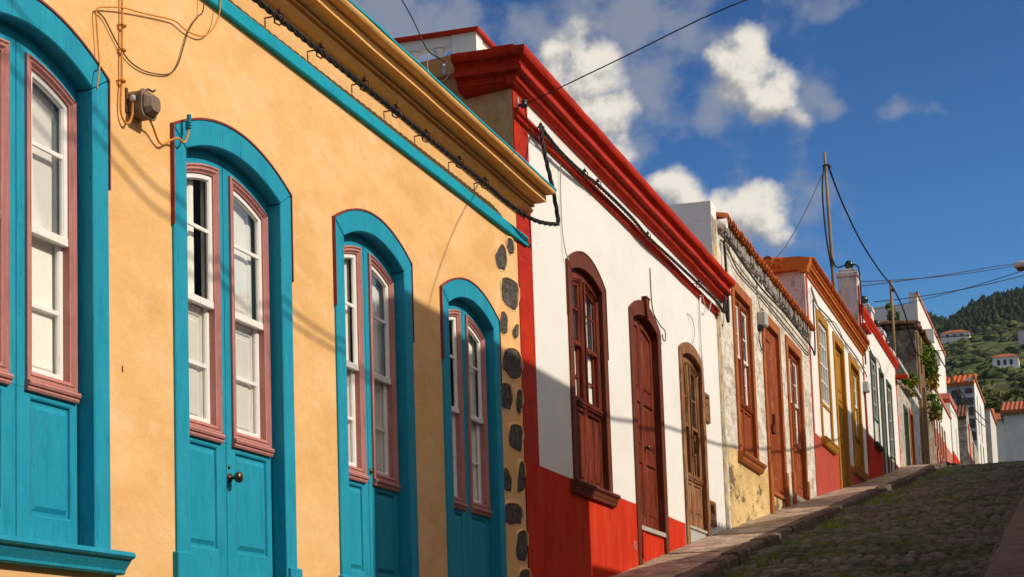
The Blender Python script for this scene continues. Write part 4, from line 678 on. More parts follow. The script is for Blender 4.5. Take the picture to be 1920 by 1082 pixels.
# ================================================================== plants on the ruins
def leaf_mass(name, center, rad, n, size, mat, parent, seed=0):
    rg = np.random.default_rng(seed+int(abs(center[1])*7)); V = []; F = []
    nc = max(3, n//45); cc = rg.normal(0, .55, (nc, 3))
    for i in range(n):
        p = np.clip(cc[rg.integers(nc)]+rg.normal(0, .22, 3), -1.1, 1.1)*rad+np.array(center)
        a = rg.normal(0, 1, 3); a /= np.linalg.norm(a); b = rg.normal(0, 1, 3); b -= a*(a@b); b /= np.linalg.norm(b); s = size*rg.uniform(.6, 1.3)
        k = len(V); V += [tuple(p-a*s), tuple(p+b*s*.35+np.array((0, 0, .1*s))), tuple(p+a*s), tuple(p-b*s*.35+np.array((0, 0, .1*s)))]; F.append((k, k+1, k+2, k+3))
    return raw(name, V, F, mat, parent)
def plant(label, base, center, rad, n, size, dry=0, group=None):
    t = thing('wall_plant', label, 'plant', base, group)
    leaf_mass('foliage', center, np.array(rad), n, size, m_leaf, t, 1)
    if dry: leaf_mass('dry_leaves', (center[0]+.05, center[1]-.05, center[2]-rad[2]*.5), np.array(rad)*.7, dry, size, m_leafdry, t, 5)
    mb = MB()
    for i in range(4):
        e = Vector(center)+Vector((random.uniform(-.4, .4)*rad[0], random.uniform(-.4, .4)*rad[1], random.uniform(-.3, .4)*rad[2])); mb.tube([base, (Vector(base)+e)/2+Vector((.02, .02, .05)), e], [.02, .014, .006], 5)
    mb.build('stem', m_stem, t)
plant('leafy green plant growing on the old tiles of the ruin roof', (-.66, 56.0, 10.85), (-.66, 56.0, 11.3), (.16, .3, .34), 260, .085)
plant('big green and yellow bush hanging from the front of the ruin', (.05, 57.5, 10.0), (.22, 58.0, 9.95), (.24, .8, .5), 1000, .10, 380)
plant('small bush tufted at the top corner of the ruin', (.05, 56.6, 10.2), (.12, 56.8, 10.25), (.15, .4, .35), 260, .09)
plant('yellow flowered bush low on the ruin front', (.05, 57.6, 8.6), (.20, 57.9, 8.7), (.18, .6, .3), 380, .09, 260)
plant('bright green and yellow plant on top of the rubble cottage wall', (-.05, 51.9, 8.3), (.05, 51.9, 8.5), (.2, .5, .22), 320, .10, 120)
plant('small green plant at the near end of the rubble cottage wall', (-.1, 49.3, 8.1), (-.05, 49.3, 8.3), (.15, .35, .14), 140, .09)
plant('dry yellow weeds hanging off the ruin gutter', (.05, 59.5, 9.0), (.15, 60.2, 8.9), (.15, .6, .3), 120, .08, 200)

# ================================================================== poles, overhead cables, lamp
PO = thing('wooden_pole', 'tall thin wooden pole leaning on the roof of the ochre window house', 'pole', (-.53, 40.5, 7.6))
MB().tube([(-.50, 40.5, 7.6), (-.53, 40.5, 9.8), (-.56, 40.5, 12.05)], [.044, .038, .028], 10).build('pole_shaft', m_pole, PO, True)
MB().tube([(-.62, 40.45, 11.72), (-.48, 40.45, 11.74)], .02, 6).lathe((-.46, 40.45, 11.66), [(.02, 0), (.035, .02), (.035, .05), (.02, .07)], 8).build('insulator', m_cable, PO)
PO2 = thing('wooden_pole', 'short wooden pole standing at the gable of the ruin', 'pole', (-.46, 53.5, 8.8))
MB().tube([(-.46, 53.5, 8.8), (-.45, 53.5, 11.85)], [.052, .042], 10).build('pole_shaft', m_pole, PO2, True); MB().lathe((-.38, 53.4, 11.5), [(.03, 0), (.05, .03), (.05, .07), (.03, .1)], 8).build('insulator', m_cable, PO2)
mb = twisted(MB(), [(-.50, 40.5, 11.75), (-.48, 42.5, 11.45), (-.46, 46, 11.3), (-.42, 50, 11.4), (-.38, 53.4, 11.6), (-.2, 54.6, 11.1), (-.05, 55.3, 10.2), (.1, 55.4, 9.9)], .012, .5, 3, 5, .06)
tag(mb.build('twisted_cable', m_cable, None, loc=(-.5, 40.5, 11.7)), 'black twisted cable slung from the tall pole to the short pole', 'cable')
wire('pole_cable', 'black cable hanging slack down beside the tall wooden pole', [(-.58, 40.45, 11.72), (-.64, 40.4, 11.2), (-.62, 40.42, 10.2), (-.54, 40.45, 9.4)], .020, m_cable)
wire('thin_cable', 'thin stay wire slanting from the tall pole to the old tiles', [(-.56, 40.5, 11.7), (-.68, 37.5, 9.9), (-.72, 34.3, 8.35), (-.74, 32.4, 7.75)], .008, m_wire)
wire('thin_cable', 'thin wire from the tall white pier across the street', [(-.2, 40.7, 8.95), (1.5, 46, 10.2), (2.9, 52, 11.65), (4.5, 60, 13.45)], .011, m_wire)
def skywire(lab, u0, v0, Y0, u1, v1, Y1, sag, r):
    P = []
    for i in range(9):
        t = i/8; Y = Y0+(Y1-Y0)*t; P.append((CAMX+(u0*Y0*(1-t)+u1*Y1*t), Y, v0*Y0*(1-t)+v1*Y1*t-sag*4*t*(1-t)))
    wire('overhead_cable', lab, P, r, m_cable, 'cable', 3)
skywire('overhead cable high across the street in front of the pine ridge', -.0998, .2107, 56, -.0150, .2185, 62, .12, .015)
skywire('lower overhead cable sweeping from the ruin corner across the hillside', -.0684, .1883, 57, -.0150, .1912, 60, .10, .020)
skywire('thin overhead cable below it in front of the terraces', -.0682, .1807, 57.5, -.0200, .1890, 62, .12, .013)
skywire('faint overhead cable from the big white house to the lamp side', -.1, .2066, 62, -.0150, .2215, 44, .1, .009)
skywire('topmost faint overhead cable starting at the tall pole', -.1063, .2226, 41, -.0150, .2246, 60, .12, .010)
skywire('cable dropping steeply in front of the grey gable', -.0686, .1800, 60, -.0440, .1395, 87, .25, .022)
skywire('second cable dropping in front of the grey gable', -.0640, .1700, 60, -.0460, .1380, 87, .25, .018)
LP = thing('street_lamp', 'grey street lamp head reaching in from the right', 'street lamp', (5.0, 31, 6.9))
S_ = []
prof = [(0, 3.585), (.055, 3.60), (.085, 3.66), (.10, 3.80), (.095, 4.0), (.06, 4.2), (.04, 4.3)]
vs = []; n = 14
for r_, x in prof: vs += [(x, 31+r_*1.3*math.cos(2*math.pi*k/n), 6.905+r_*(.9 if math.sin(2*math.pi*k/n) > 0 else .45)*math.sin(2*math.pi*k/n)) for k in range(n)]
MB().add(vs, [(i*n+k, i*n+(k+1) % n, (i+1)*n+(k+1) % n, (i+1)*n+k) for i in range(len(prof)-1) for k in range(n)]).build('lamp_shade', m_lamp, LP, True)
MB().box(3.64, 3.98, 30.93, 31.07, 6.83, 6.866).build('lamp_lens', m_lens, LP, bev=.02)
MB().tube([(4.25, 31, 6.905), (4.7, 31, 6.8), (5.05, 31, 6.4)], .03, 8).build('lamp_arm', m_lamp, LP, True)
SG = thing('road_sign', 'grey back of a rounded sign plate at the right edge', 'sign', (5.0, 31, 5.7))
L_ = [(3.60+.03, 5.59), (3.60, 5.62), (3.60, 5.79), (3.63, 5.82), (4.17, 5.82), (4.2, 5.79), (4.2, 5.62), (4.17, 5.59)]
MB().add([(x, 31, z) for x, z in L_]+[(x, 31.03, z) for x, z in L_], [tuple(range(8)), tuple(range(8, 16))]+[(i, (i+1) % 8, 8+(i+1) % 8, 8+i) for i in range(8)]).build('sign_plate', m_lamp, SG); MB().tube([(4.15, 31.06, 5.7), (5.05, 31.06, 5.7)], .025, 8).build('bracket', m_lamp, SG)
# cables along the opposite side (their shadows cross the fronts)
wire('street_cable', 'cable strung along the fronts opposite, from the low houses up the street', [(4.6, 16.8, 5.97), (4.6, 17.7, 6.0), (4.6, 18.7, 6.10), (4.6, 20.3, 6.26), (4.6, 22.4, 6.38), (4.6, 23.9, 6.49), (4.6, 26.3, 6.75), (4.6, 29.4, 7.1), (4.6, 31.9, 7.44), (4.6, 36.5, 8.22)], .018, m_cable, 'cable')
wire('street_cable', 'upper one of two cables slung down to the first house opposite', [(4.6, 4.56, 7.35), (4.6, 7.86, 6.05), (4.6, 8.66, 5.86), (4.6, 10.06, 5.58), (4.6, 11.46, 5.48)], .010, m_cable, 'cable')
wire('street_cable', 'lower one of two cables slung down to the first house opposite', [(4.6, 4.56, 7.15), (4.6, 7.86, 5.93), (4.6, 8.66, 5.75), (4.6, 10.06, 5.50), (4.6, 11.46, 5.43)], .010, m_cable, 'cable')

# ================================================================== houses across the street (behind and right of the camera's view; they shade the street; the first one is added to darken its near end)
for (y0, y1, zt, lab) in [(-9, 10.75, 3.75, 'unseen long low house added to shade the street opposite the first teal window'), (10.77, 16.0, 6.37, 'tall cream house opposite the last teal door'), (16.02, 21.7, 4.76, 'low house opposite the mahogany door'), (21.72, 27.7, 5.66, 'low house opposite the stained yellow base'), (27.72, 35.75, 6.65, 'low house opposite the rust brown doors'), (35.77, 47.3, 9.22, 'long house opposite the ochre and green windows'), (52.0, 57.0, 12.0, 'tall narrow house opposite the stone cottage'), (47.32, 51.98, 8.4, 'low house opposite the rubble stone cottage'), (62, 70, 11.3, 'white house opposite the salmon base'), (78, 96, 13.6, 'long house opposite the grey gable')]:
    y0 += .75; y1 += .75; oh = thing('opposite_house', lab+', across the street', 'house', (6, (y0+y1)/2, 0)); zb = g(y0)-1
    c1 = y0+(y1-y0)*.3; c2 = y0+(y1-y0)*.72; zd = g(c1)+2.3; hs = [(c1-.5, c1+.5, zb, min(zd, zt-.3)), (c2-.45, c2+.45, g(c2)+.6, min(g(c2)+2.0, zt-.3))]
    xw = 5.0 if y0 < 50 else 5.2
    mb = MB(); wall(y0, y1, zb, zt, hs, xw+.35, .35, mb); mb.box(xw+.35, xw+4, y0, y0+.3, zb, zt-.06).box(xw+.35, xw+4, y1-.3, y1, zb, zt-.06).box(xw+4, xw+4.3, y0, y1, zb, zt-.06); mb.build('wall', m_whitewall, oh)
    mb = MB().box(xw+.05, xw+4.3, y0+.02, y1-.02, zt-.058, zt-.004); mb.build('roof', m_tileold, oh)
    MB().box(xw+.12, xw+.17, c1-.5, c1+.5, zb, min(zd, zt-.3)).build('door', m_green, oh); MB().box(xw+.12, xw+.17, c2-.45, c2+.45, hs[1][2], hs[1][3]).build('window', m_mahof, oh)
    if 22 < y0 < 29:
        mb = MB(); n_ = int((y1-y0)/.2)
        for i in range(n_): mb.tube([(xw-.03, y0+(i+.5)*.2, zt-.03), (xw+1.2, y0+(i+.5)*.2, zt+.0)], .06, 6)
        mb.build('eave_tile', m_tile, oh)

# ================================================================== ground, pavement, road
def strip(name, x0, x1, ys, dz, mat, nx=2, kind='structure', smooth=False, rough=0):
    xs = np.linspace(x0, x1, nx); V = []; F = []
    for y in ys:
        for x in xs: V.append((x, y, g(y)+dz+(RNG.normal(0, rough) if rough else 0)))
    for i in range(len(ys)-1):
        for j in range(nx-1): a = i*nx+j; F.append((a, a+1, a+nx+1, a+nx))
    return tag(raw(name, V, F, mat, None, smooth), kind=kind)
ys = np.arange(3, 62.01, .25)
mb = MB()
for i, (a, b) in enumerate(zip(np.arange(3, 61.9, 1.2), np.arange(4.2, 63, 1.2))):
    j = RNG.normal(0, .004); a2, b2 = a+.006, b-.006
    V = []
    for y in np.linspace(a2, b2, 4):
        for x, dz in ((-.3, j), (.70, j-.006), (.70, -.4), (-.3, -.4)): V.append((x, y, g(y)+dz))
    n = 4; mb.add(V, [(r*n+k, r*n+(k+1) % n, (r+1)*n+(k+1) % n, (r+1)*n+k) for r in range(3) for k in range(n)]+[(0, 1, 2, 3), (12, 13, 14, 15)])
tag(mb.build('pavement', m_pave), kind='structure')
mb = MB(); y = 3.0
while y < 61:
    l = random.uniform(.7, 1.3); h = random.uniform(-.012, .014); w = random.uniform(-.015, .015); V = []
    for yy in np.linspace(y+.008, y+l-.008, 5):
        e = RNG.normal(0, .006, 4)
        for x, dz in ((.708, -.4), (.708, h-.006), (.88+w+e[0], h+e[1]), (.905+w+e[2], h-.03+e[3]), (.92+w+e[0], -.4)): V.append((x, yy, g(yy)+dz))
    n = 5; mb.add(V, [(r*n+k, r*n+(k+1) % n, (r+1)*n+(k+1) % n, (r+1)*n+k) for r in range(4) for k in range(n)]+[tuple(range(5)), tuple(range(20, 25))]); y += l
tag(mb.build('kerb', m_kerb), kind='structure')
# cobbled road: jittered-cell stones as real relief
x0, x1, ya, yb = .86, 3.62, 8.0, 61.0
def relief(X, Y, cell=.15, seed=3):
    rg = np.random.default_rng(seed); nx, ny = int((x1-x0)/cell)+6, int((yb-ya)/cell)+6
    jx = rg.uniform(.1, .9, (nx, ny)); jy = rg.uniform(.1, .9, (nx, ny)); hh = rg.uniform(.0, 1, (nx, ny))
    cx = np.floor((X-x0)/cell).astype(int)+2; cy = np.floor((Y-ya)/cell).astype(int)+2
    d1 = np.full(X.shape, 9.); d2 = np.full(X.shape, 9.); h = np.zeros(X.shape)
    for a in (-1, 0, 1):
        for b in (-1, 0, 1):
            i, j = np.clip(cx+a, 0, nx-1), np.clip(cy+b, 0, ny-1)
            px, py = x0+(i-2+jx[i, j])*cell, ya+(j-2+jy[i, j])*cell
            d = np.hypot(X-px, (Y-py)*1.15); c_ = d < d1
            d2 = np.where(c_, d1, np.minimum(d2, d)); h = np.where(c_, hh[i, j], h); d1 = np.where(c_, d, d1)
    e = np.clip((d2-d1)/(cell*.30), 0, 1); relief.tone = np.clip((e-.25)/.4, 0, 1)*(.45+.85*h); return (np.sqrt(e)*.055+h*.055*e)
xs = np.arange(x0, x1+.001, .03); ys = np.concatenate([np.arange(ya, 40, .03), np.arange(40, yb+.01, .06)])
X, Y = np.meshgrid(xs, ys); Z = np.interp(Y, GY, GZ)-.20+relief(X, Y)+.02*np.sin(Y*.9+X)+.012*np.sin(Y*2.3-X*2)
V = np.stack([X.ravel(), Y.ravel(), Z.ravel()], 1); nx = len(xs); I = np.arange((len(ys)-1)*nx).reshape(-1, nx)[:, :-1].ravel()
F = np.stack([I, I+1, I+nx+1, I+nx], 1)
road = tag(raw('cobbled_road', V, F, m_cobble, None, True), kind='structure'); at_ = road.data.attributes.new('tone', 'FLOAT', 'POINT'); at_.data.foreach_set('value', relief.tone.ravel().astype(np.float32))
_n = m_cobble.node_tree; _b = _n.nodes['Principled BSDF']; _src = _b.inputs['Base Color'].links[0].from_socket; _at = node(_n, 'ShaderNodeAttribute', attribute_name='tone')
_mx = node(_n, 'ShaderNodeMix', data_type='RGBA'); _mx.inputs[6].default_value = (.030, .029, .010, 1); _sc = node(_n, 'ShaderNodeVectorMath', operation='SCALE'); _n.links.new(_src, _sc.inputs[0]); _n.links.new(_at.outputs['Fac'], _sc.inputs['Scale'])
_st = node(_n, 'ShaderNodeMath', operation='MULTIPLY'); _st.use_clamp = True; _st.inputs[1].default_value = 3.0; _n.links.new(_at.outputs['Fac'], _st.inputs[0]); _n.links.new(_st.outputs[0], _mx.inputs[0]); _n.links.new(_sc.outputs[0], _mx.inputs[7]); _n.links.new(_mx.outputs[2], _b.inputs['Base Color'])
strip('right_pavement', 3.56, 5.4, np.arange(3, 62, .5), -.06, m_rpave, 3, rough=.004)
mb = MB(); V = []
for yy in np.arange(3, 62, .5):
    for x, dz in ((3.57, -.4), (3.57, -.056), (3.54, -.062), (3.53, -.4)): V.append((x, yy, g(yy)+dz+RNG.normal(0, .003)))
n = 4; k_ = len(V)//4; mb.add(V, [(r*n+k, r*n+(k+1) % n, (r+1)*n+(k+1) % n, (r+1)*n+k) for r in range(k_-1) for k in range(n)]); tag(mb.build('right_kerb', m_kerb), kind='structure')
strip('lane', -3, 9, np.arange(61, 150, 1.0), -.13, m_farroad, 25, rough=.03)
strip('ground', -60, 60, np.arange(-30, 171, 4.0), -.75, m_earth, 3)
# grass between the stones
def fbm(x, y, s, rg):
    v = 0
    for o in range(4):
        a = rg.uniform(0, 6.28, 6)
        for q in range(3): th = a[q]; v = v+np.sin((x*np.cos(th)+y*np.sin(th))*s*2**o+a[q+3])/(2**o)
    return v/3
N = 150000; rg = np.random.default_rng(5); gx = rg.uniform(.88, 3.55, N); gy = 14+46*rg.uniform(0, 1, N)**1.15
dens = -.07+.75*fbm(gx, gy, 1.3, rg)+.5*fbm(gx, gy, 4.5, rg)+.8*np.exp(-((gx-1.12)/.24)**2)+.10*np.exp(-((gx-2.3)/.2)**2)+.15*np.exp(-((gx-3.4)/.15)**2)-.15*np.exp(-((gx-1.85)/.25)**2)
kp = rg.uniform(0, 1, N) < np.clip(dens, 0, 1)*.75; gx, gy = gx[kp], gy[kp]; n = len(gx)
gz = np.interp(gy, GY, GZ)-.165; th = rg.uniform(0, 6.28, n); w = rg.uniform(.007, .016, n); h = rg.uniform(.02, .065, n)*(1+.5*np.exp(-((gx-1.1)/.25)**2)); lx, ly = rg.normal(0, .018, n), rg.normal(0, .018, n)
V = np.empty((n, 3, 3)); V[:, 0] = np.stack([gx-w*np.cos(th), gy-w*np.sin(th), gz], 1); V[:, 1] = np.stack([gx+w*np.cos(th), gy+w*np.sin(th), gz], 1); V[:, 2] = np.stack([gx+lx, gy+ly, gz+h], 1)
tag(raw('grass', V.reshape(-1, 3), np.arange(3*n).reshape(-1, 3), m_grass), kind='stuff')

# ================================================================== hillside
def vprof(Y): return np.interp(Y, [150, 230, 330, 480, 620, 780, 940, 1120, 1300, 1500], [.108, .1215, .138, .153, .164, .174, .184, .192, .198, .190])
def ridge(u): return np.interp(u, [-.4, -.16, -.09, -.066, -.062, -.055, -.045, -.034, -.02, .05, .4], [.90, 1.02, 1.02, .985, .975, 1.0, 1.02, 1.035, 1.045, 1.10, 1.0])
def hz(X, Y):
    u = (X-CAMX)/Y; z = vprof(Y)*Y*(1+(ridge(u)-1)*np.clip((Y-500)/800, 0, 1))
    st = 5.0; zt = z/st; f = zt-np.floor(zt); fl = np.clip((f-.55)/.45, 0, 1)
    t = np.clip((1050-Y)/300, 0, 1)*.75
    return z*(1-t)+t*(np.floor(zt)+fl)*st+.8*np.sin(X*.13+Y*.05)*np.clip((Y-200)/200, 0, 1)
us = np.linspace(-.32, .22, 220); Ys = np.concatenate([np.arange(150, 1050, 2.5), np.arange(1050, 1500, 7)])
U, Y = np.meshgrid(us, Ys); X = CAMX+U*Y; Z = hz(X, Y); V = np.stack([X.ravel(), Y.ravel(), Z.ravel()], 1); nx = len(us); I = np.arange((len(Ys)-1)*nx).reshape(-1, nx)[:, :-1].ravel()
tag(raw('hillside', V, np.stack([I, I+1, I+nx+1, I+nx], 1), m_hill, None, True), kind='structure')
def blobs(name, pts, mat, cone):
    V = []; F = []; rg = np.random.default_rng(11)
    for (x, y, z, s) in pts:
        k = len(V); n = 7
        if cone:
            rings = [(0, .15), (.12, .5), (.35, .62), (.6, .5), (.82, .28), (1.0, .04)]; hh = s*1.55
        else:
            rings = [(-.1, .7), (.25, 1.0), (.6, .85), (.85, .45), (1.0, .05)]; hh = s*1.1
        for (q, r) in rings:
            for j in range(n):
                a = 2*math.pi*j/n+q*3; rr = r*s*(.7 if cone else 1)*rg.uniform(.65, 1.3); V.append((x+rr*math.cos(a), y+rr*math.sin(a), z+q*hh*(rg.uniform(.9, 1.1))))
        m = len(rings); F += [(k+i*n+j, k+i*n+(j+1) % n, k+(i+1)*n+(j+1) % n, k+(i+1)*n+j) for i in range(m-1) for j in range(n)]
    return tag(raw(name, V, F, mat), kind='stuff')
rg = np.random.default_rng(21); P = []
while len(P) < 2600:
    u, y = rg.uniform(-.14, .10), rg.uniform(985, 1320)
    if u < -.055 and y > 1310: continue
    if rg.uniform() > np.clip((y-985)/90, .05, 1): continue
    x = CAMX+u*y; P.append((x, y, float(hz(np.array(x), np.array(y)))-1, rg.uniform(2.6, 6.0)))
blobs('pine_wood', P, m_pine, True)
P = []
while len(P) < 4200:
    u, y = rg.uniform(-.13, .08), 160+900*rg.uniform()**.8
    if np.sin(u*160+y*.02)+np.sin(y*.045+u*40)+rg.normal(0, .7) < .1: continue
    x = CAMX+u*y; P.append((x, y, float(hz(np.array(x), np.array(y)))-.4, rg.uniform(1.0, 3.6)*(.55 if y < 300 else 1)))
blobs('hillside_scrub', P, m_scrub, False)
def farhouse(label, u0, u1, Y, h, roofh, annex=None, v=None):
    x0, x1 = CAMX+u0*Y, CAMX+u1*Y; zb = float(hz(np.array((x0+x1)/2), np.array(Y)))-2; zt = (v*Y if v else zb+2+h)
    t = thing('hill_house', label, 'house', ((x0+x1)/2, Y, zb)); MB().box(x0, x1, Y-6, Y+4, zb-3, zt).build('wall', m_farwhite, t)
    e = .5; MB().add([(x0-e, Y-6.5, zt), (x1+e, Y-6.5, zt), (x1+e, Y+4.5, zt), (x0-e, Y+4.5, zt), (x0+(x1-x0)*.28, Y-1, zt+roofh), (x1-(x1-x0)*.28, Y-1, zt+roofh)], [(0, 1, 5, 4), (1, 2, 5), (2, 3, 4, 5), (3, 0, 4), (0, 3, 2, 1)]).build('roof', m_farroof, t)
    for q in (.18, .42, .66): MB().box(x0+(x1-x0)*q, x0+(x1-x0)*(q+.12), Y-6.1, Y-5.9, zt-h*.7, zt-h*.25).build('window', m_bluedoor, t)
    if annex:
        a0, a1, hh = annex; MB().box(x0+a0, x0+a1, Y-8.5, Y-6.02, zb-3, zb+2+hh).build('annex', m_farwhite, t); MB().box(x0+a0+1, x0+a1-1, Y-8.6, Y-8.4, zb-1, zb+1.2+hh).build('annex_window', m_bluedoor, t)
farhouse('long low far house with red roof high on the green slope', -.0655, -.0505, 930, 3.0, 2.3, None, .1885)
farhouse('white two storey house with red hip roof among the terraces', -.0395, -.0262, 640, 4.0, 1.8, (-6.5, 7.5, 1.2), .1728)
# trees in the dip beyond the street
def tree(label, x, y, zb, h, r, n, mat, group=None):
    t = thing('valley_tree', label, 'tree', (x, y, zb), group); mb = MB().tube([(x, y, zb-2), (x+.1, y, zb+h*.4), (x, y, zb+h*.8)], [.3, .2, .06], 7)
    for i in range(7): a = i*2.4; mb.tube([(x, y, zb+h*(.3+.06*i)), (x+r*.6*math.cos(a), y+r*.6*math.sin(a), zb+h*(.5+.06*i))], [.1, .03], 5)
    mb.build('trunk', m_stem, t); leaf_mass('crown', (x, y, zb+h*.62), np.array((r, r, h*.42)), n, .28, mat, t, 3)
for i, (u, Y, v0, h, r, lab) in enumerate([(-.0455, 138, .119, 4.0, 2.0, 'olive green tree in the gap left of the right white house'), (-.0395, 142, .122, 3.4, 1.6, 'smaller tree touching the right white house'), (-.047, 160, .131, 4.5, 2.4, 'upper tree in the gap beyond the last white house'), (-.040, 165, .135, 4.2, 2.3, 'dark tree above the small red roof'), (-.044, 185, .139, 5.0, 2.8, 'rounded tree highest in the gap beyond the street')]):
    tree(lab, CAMX+u*Y, Y, v0*Y-1.5, h, r, 900, m_scrub)

hzm = bpy.data.materials.new('haze'); hzm.use_nodes = True; _n = hzm.node_tree; _n.nodes.clear(); _o = node(_n, 'ShaderNodeOutputMaterial'); _v = node(_n, 'ShaderNodeVolumePrincipled')
_v.inputs['Color'].default_value = (.80, .88, 1, 1); _v.inputs['Density'].default_value = .000035; _v.inputs['Anisotropy'].default_value = .2; _n.links.new(_v.outputs[0], _o.inputs['Volume'])
tag(MB().box(-900, 900, -60, 1700, -12, 420).build('haze', hzm), kind='stuff')
# ================================================================== sky, sun, camera
scn = bpy.context.scene
SUN = Vector((1, .03, .70)).normalized(); el = math.asin(SUN.z); az = math.atan2(SUN.x, SUN.y)
sd = bpy.data.lights.new('sun', 'SUN'); sd.energy = 3.85; sd.angle = math.radians(.5); sd.color = (1, .90, .76)
so = bpy.data.objects.new('sun', sd); C.objects.link(so); so.rotation_euler = (-SUN).to_track_quat('-Z', 'Y').to_euler()
W = bpy.data.worlds.new('World'); scn.world = W; W.use_nodes = True; nt = W.node_tree; Lk = nt.links
bg = nt.nodes['Background']; bg.inputs['Strength'].default_value = .10
sky = node(nt, 'ShaderNodeTexSky', sky_type='NISHITA'); sky.sun_disc = False; sky.sun_elevation = el; sky.sun_rotation = az; sky.air_density = 1.0; sky.dust_density = .3; sky.ozone_density = 2.0; sky.altitude = 300
gm = node(nt, 'ShaderNodeGamma'); gm.inputs[1].default_value = 2.1; Lk.new(sky.outputs[0], gm.inputs[0])
tn = node(nt, 'ShaderNodeVectorMath', operation='MULTIPLY'); tn.inputs[1].default_value = (.15, .205, .198); Lk.new(gm.outputs[0], tn.inputs[0])
hsv = node(nt, 'ShaderNodeVectorMath', operation='MINIMUM'); hsv.inputs[1].default_value = (1.5, 3.0, 5.4); Lk.new(tn.outputs[0], hsv.inputs[0])
tc = node(nt, 'ShaderNodeTexCoord'); sp = node(nt, 'ShaderNodeSeparateXYZ'); Lk.new(tc.outputs['Generated'], sp.inputs[0])
def mth(op, a, b=None, c=None, clamp=False):
    n = node(nt, 'ShaderNodeMath', operation=op); n.use_clamp = clamp
    for i, q in enumerate((a, b, c)):
        if q is None: continue
        if isinstance(q, (int, float)): n.inputs[i].default_value = q
        else: Lk.new(q, n.inputs[i])
    return n.outputs[0]
yy = mth('MAXIMUM', sp.outputs[1], .02); u = mth('DIVIDE', sp.outputs[0], yy); v = mth('DIVIDE', sp.outputs[2], yy)
cv = node(nt, 'ShaderNodeCombineXYZ'); Lk.new(u, cv.inputs[0]); Lk.new(v, cv.inputs[1])
wn_ = node(nt, 'ShaderNodeTexNoise'); wn_.inputs['Scale'].default_value = 24; wn_.inputs['Detail'].default_value = 5; Lk.new(cv.outputs[0], wn_.inputs['Vector'])
ws_ = node(nt, 'ShaderNodeSeparateColor'); Lk.new(wn_.outputs['Color'], ws_.inputs[0])
u = mth('ADD', u, mth('MULTIPLY', mth('SUBTRACT', ws_.outputs[0], .5), .030)); v = mth('ADD', v, mth('MULTIPLY', mth('SUBTRACT', ws_.outputs[1], .5), .030))
def noi(scale, detail, off=(0, 0, 0), rough=.55, sc=(1, 1, 1)):
    mp = node(nt, 'ShaderNodeMapping'); mp.inputs['Location'].default_value = off; mp.inputs['Scale'].default_value = sc; Lk.new(cv.outputs[0], mp.inputs['Vector'])
    n = node(nt, 'ShaderNodeTexNoise'); n.inputs['Scale'].default_value = scale; n.inputs['Detail'].default_value = detail; n.inputs['Roughness'].default_value = rough; Lk.new(mp.outputs[0], n.inputs['Vector']); return n.outputs['Fac']
def clouds(blobs_, ns, amp, seed, d=(0, 0)):
    """soft union of cloud cells, edges broken by fractal noise; d shifts the sample for shading"""
    acc = None
    for (cu, cvv, a, b, rot, wgt) in blobs_:
        du = mth('SUBTRACT', u, cu-d[0]); dv = mth('SUBTRACT', v, cvv-d[1]); co, si = math.cos(rot), math.sin(rot)
        p = mth('DIVIDE', mth('ADD', mth('MULTIPLY', du, co), mth('MULTIPLY', dv, si)), a); q = mth('DIVIDE', mth('SUBTRACT', mth('MULTIPLY', dv, co), mth('MULTIPLY', du, si)), b)
        r2 = mth('ADD', mth('MULTIPLY', p, p), mth('MULTIPLY', q, q)); e = mth('MULTIPLY', mth('SUBTRACT', 1.0, r2), wgt); e = mth('MAXIMUM', e, -1.0)
        acc = e if acc is None else mth('MAXIMUM', acc, e)
    nn = mth('MULTIPLY', mth('SUBTRACT', noi(ns, 8, (seed+d[0], seed*.7+d[1], 0), .54), .5), amp)
    return mth('ADD', acc, nn)
CUM = [(-.2600, .3560, .025, .034, .15, 1), (-.250, .335, .018, .022, .0, .9), (-.272, .370, .016, .014, 0, .8), (-.243, .318, .010, .016, .3, .6),
       (-.1640, .3520, .017, .025, .3, 1), (-.150, .334, .017, .019, -.5, 1), (-.176, .362, .011, .013, .0, .8), (-.142, .322, .013, .011, -.5, .7),
       (-.1720, .2680, .032, .019, -.25, 1.1), (-.205, .284, .020, .014, -.3, 1), (-.158, .258, .019, .013, -.3, .9), (-.182, .278, .012, .010, 0, .9)]
VEIL = [(-.240, .385, .075, .034, -.12, .75), (-.36, .410, .060, .034, -.1, .9), (-.228, .340, .030, .045, -.2, .55), (-.118, .323, .010, .008, 0, .6), (-.078, .3155, .018, .009, .1, .62), (-.109, .381, .020, .010, .1, .6), (-.235, .31, .012, .02, 0, .45), (-.165, .345, .035, .035, 0, .35), (-.17, .268, .045, .02, -.25, .2), (-.42, .43, .08, .06, 0, .8), (-.132, .318, .012, .02, -.4, .45)]
den = clouds(CUM, 40, 2.5, 3.0); shd = clouds(CUM, 40, 2.5, 3.0, (.006, .007)); vel = clouds(VEIL, 34, 3.4, 9.0)
def sm(x, lo, hi):
    n = node(nt, 'ShaderNodeMapRange', interpolation_type='SMOOTHSTEP'); n.inputs['From Min'].default_value = lo; n.inputs['From Max'].default_value = hi; Lk.new(x, n.inputs['Value']); return n.outputs[0]
a_c = sm(den, -.28, .85); a_v = mth('MULTIPLY', sm(vel, -.25, .95), .72)
lit = sm(mth('ADD', mth('ADD', mth('MULTIPLY', mth('SUBTRACT', den, shd), .55), mth('MULTIPLY', den, .18)), mth('MULTIPLY', mth('SUBTRACT', noi(75, 6, (4, 2, 0), .65), .5), 1.1)), -.35, .55)
def mixc(f, a, b):
    n = node(nt, 'ShaderNodeMix', data_type='RGBA')
    for i, q in ((0, f), (6, a), (7, b)):
        if isinstance(q, tuple): n.inputs[i].default_value = q
        else: Lk.new(q, n.inputs[i])
    return n.outputs[2]
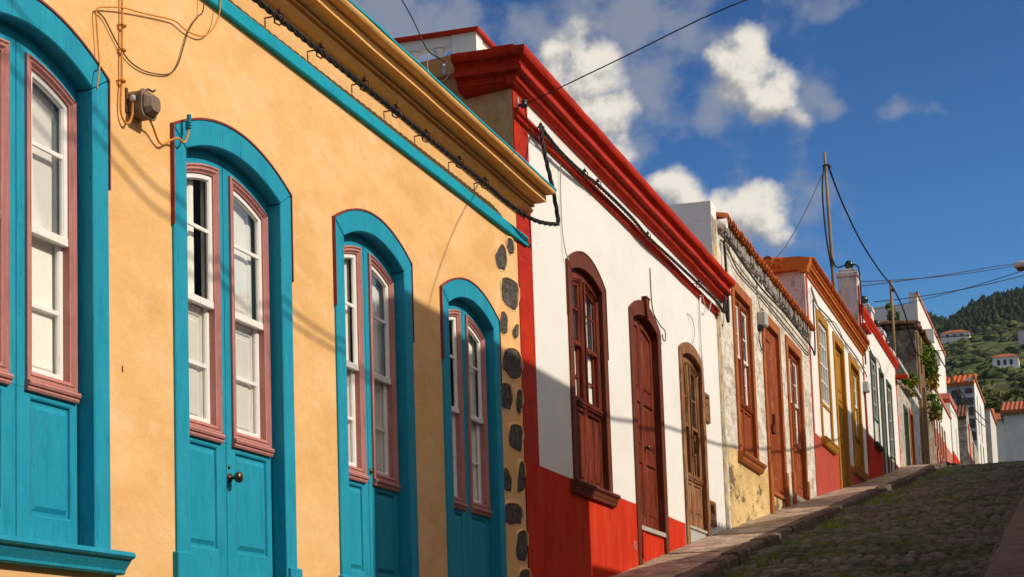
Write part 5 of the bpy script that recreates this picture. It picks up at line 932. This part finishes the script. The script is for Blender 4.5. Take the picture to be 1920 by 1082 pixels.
cc = mixc(lit, (3.0, 3.1, 3.3, 1), (8.6, 8.0, 7.0, 1))
c1 = mixc(a_v, hsv.outputs[0], (3.0, 3.3, 3.9, 1)); c2 = mixc(a_c, c1, cc)
# warm cloud added out of view, mainly on the sun side, to lift the shade
mp = node(nt, 'ShaderNodeMapping'); mp.inputs['Scale'].default_value = (1, 1, 2.0); Lk.new(tc.outputs['Generated'], mp.inputs['Vector'])
nz = node(nt, 'ShaderNodeTexNoise'); nz.inputs['Scale'].default_value = 2.6; nz.inputs['Detail'].default_value = 8; nz.inputs['Roughness'].default_value = .58; Lk.new(mp.outputs[0], nz.inputs['Vector'])
az_d = mth('ABSOLUTE', mth('ADD', mth('ARCTAN2', sp.outputs[0], sp.outputs[1]), .21))
inside = mth('MULTIPLY', mth('SUBTRACT', 1.0, sm(az_d, .26, .55)), mth('SUBTRACT', 1.0, sm(sp.outputs[2], .42, .58)))
rest = mth('MULTIPLY', mth('MULTIPLY', sm(nz.outputs['Fac'], .36, .54), sm(mth('ADD', mth('SUBTRACT', sp.outputs[0], mth('MULTIPLY', mth('ABSOLUTE', sp.outputs[1]), .35)), mth('MULTIPLY', sp.outputs[2], .25)), -.02, .35)), mth('SUBTRACT', 1.0, inside))
c3 = mixc(rest, c2, (10.8, 9.2, 7.6, 1)); Lk.new(c3, bg.inputs['Color'])
cam = bpy.data.cameras.new('camera'); co = bpy.data.objects.new('camera', cam); C.objects.link(co); scn.camera = co
cam.sensor_width = 36; cam.lens = 3450/1920*36; cam.shift_y = 366/1920; cam.clip_end = 5000; cam.clip_start = .1
Rm = Matrix((RIGHT, tuple(-a for a in DOWN), tuple(-a for a in FWD))).transposed(); co.matrix_world = Matrix.Translation((CAMX, 0, 0)) @ Rm.to_4x4()
scn.view_settings.view_transform = 'Standard'; scn.view_settings.look = 'None'; scn.view_settings.exposure = 0; scn.view_settings.gamma = 1
scn.cycles.max_bounces = 6; scn.cycles.transparent_max_bounces = 8; scn.cycles.use_denoising = True
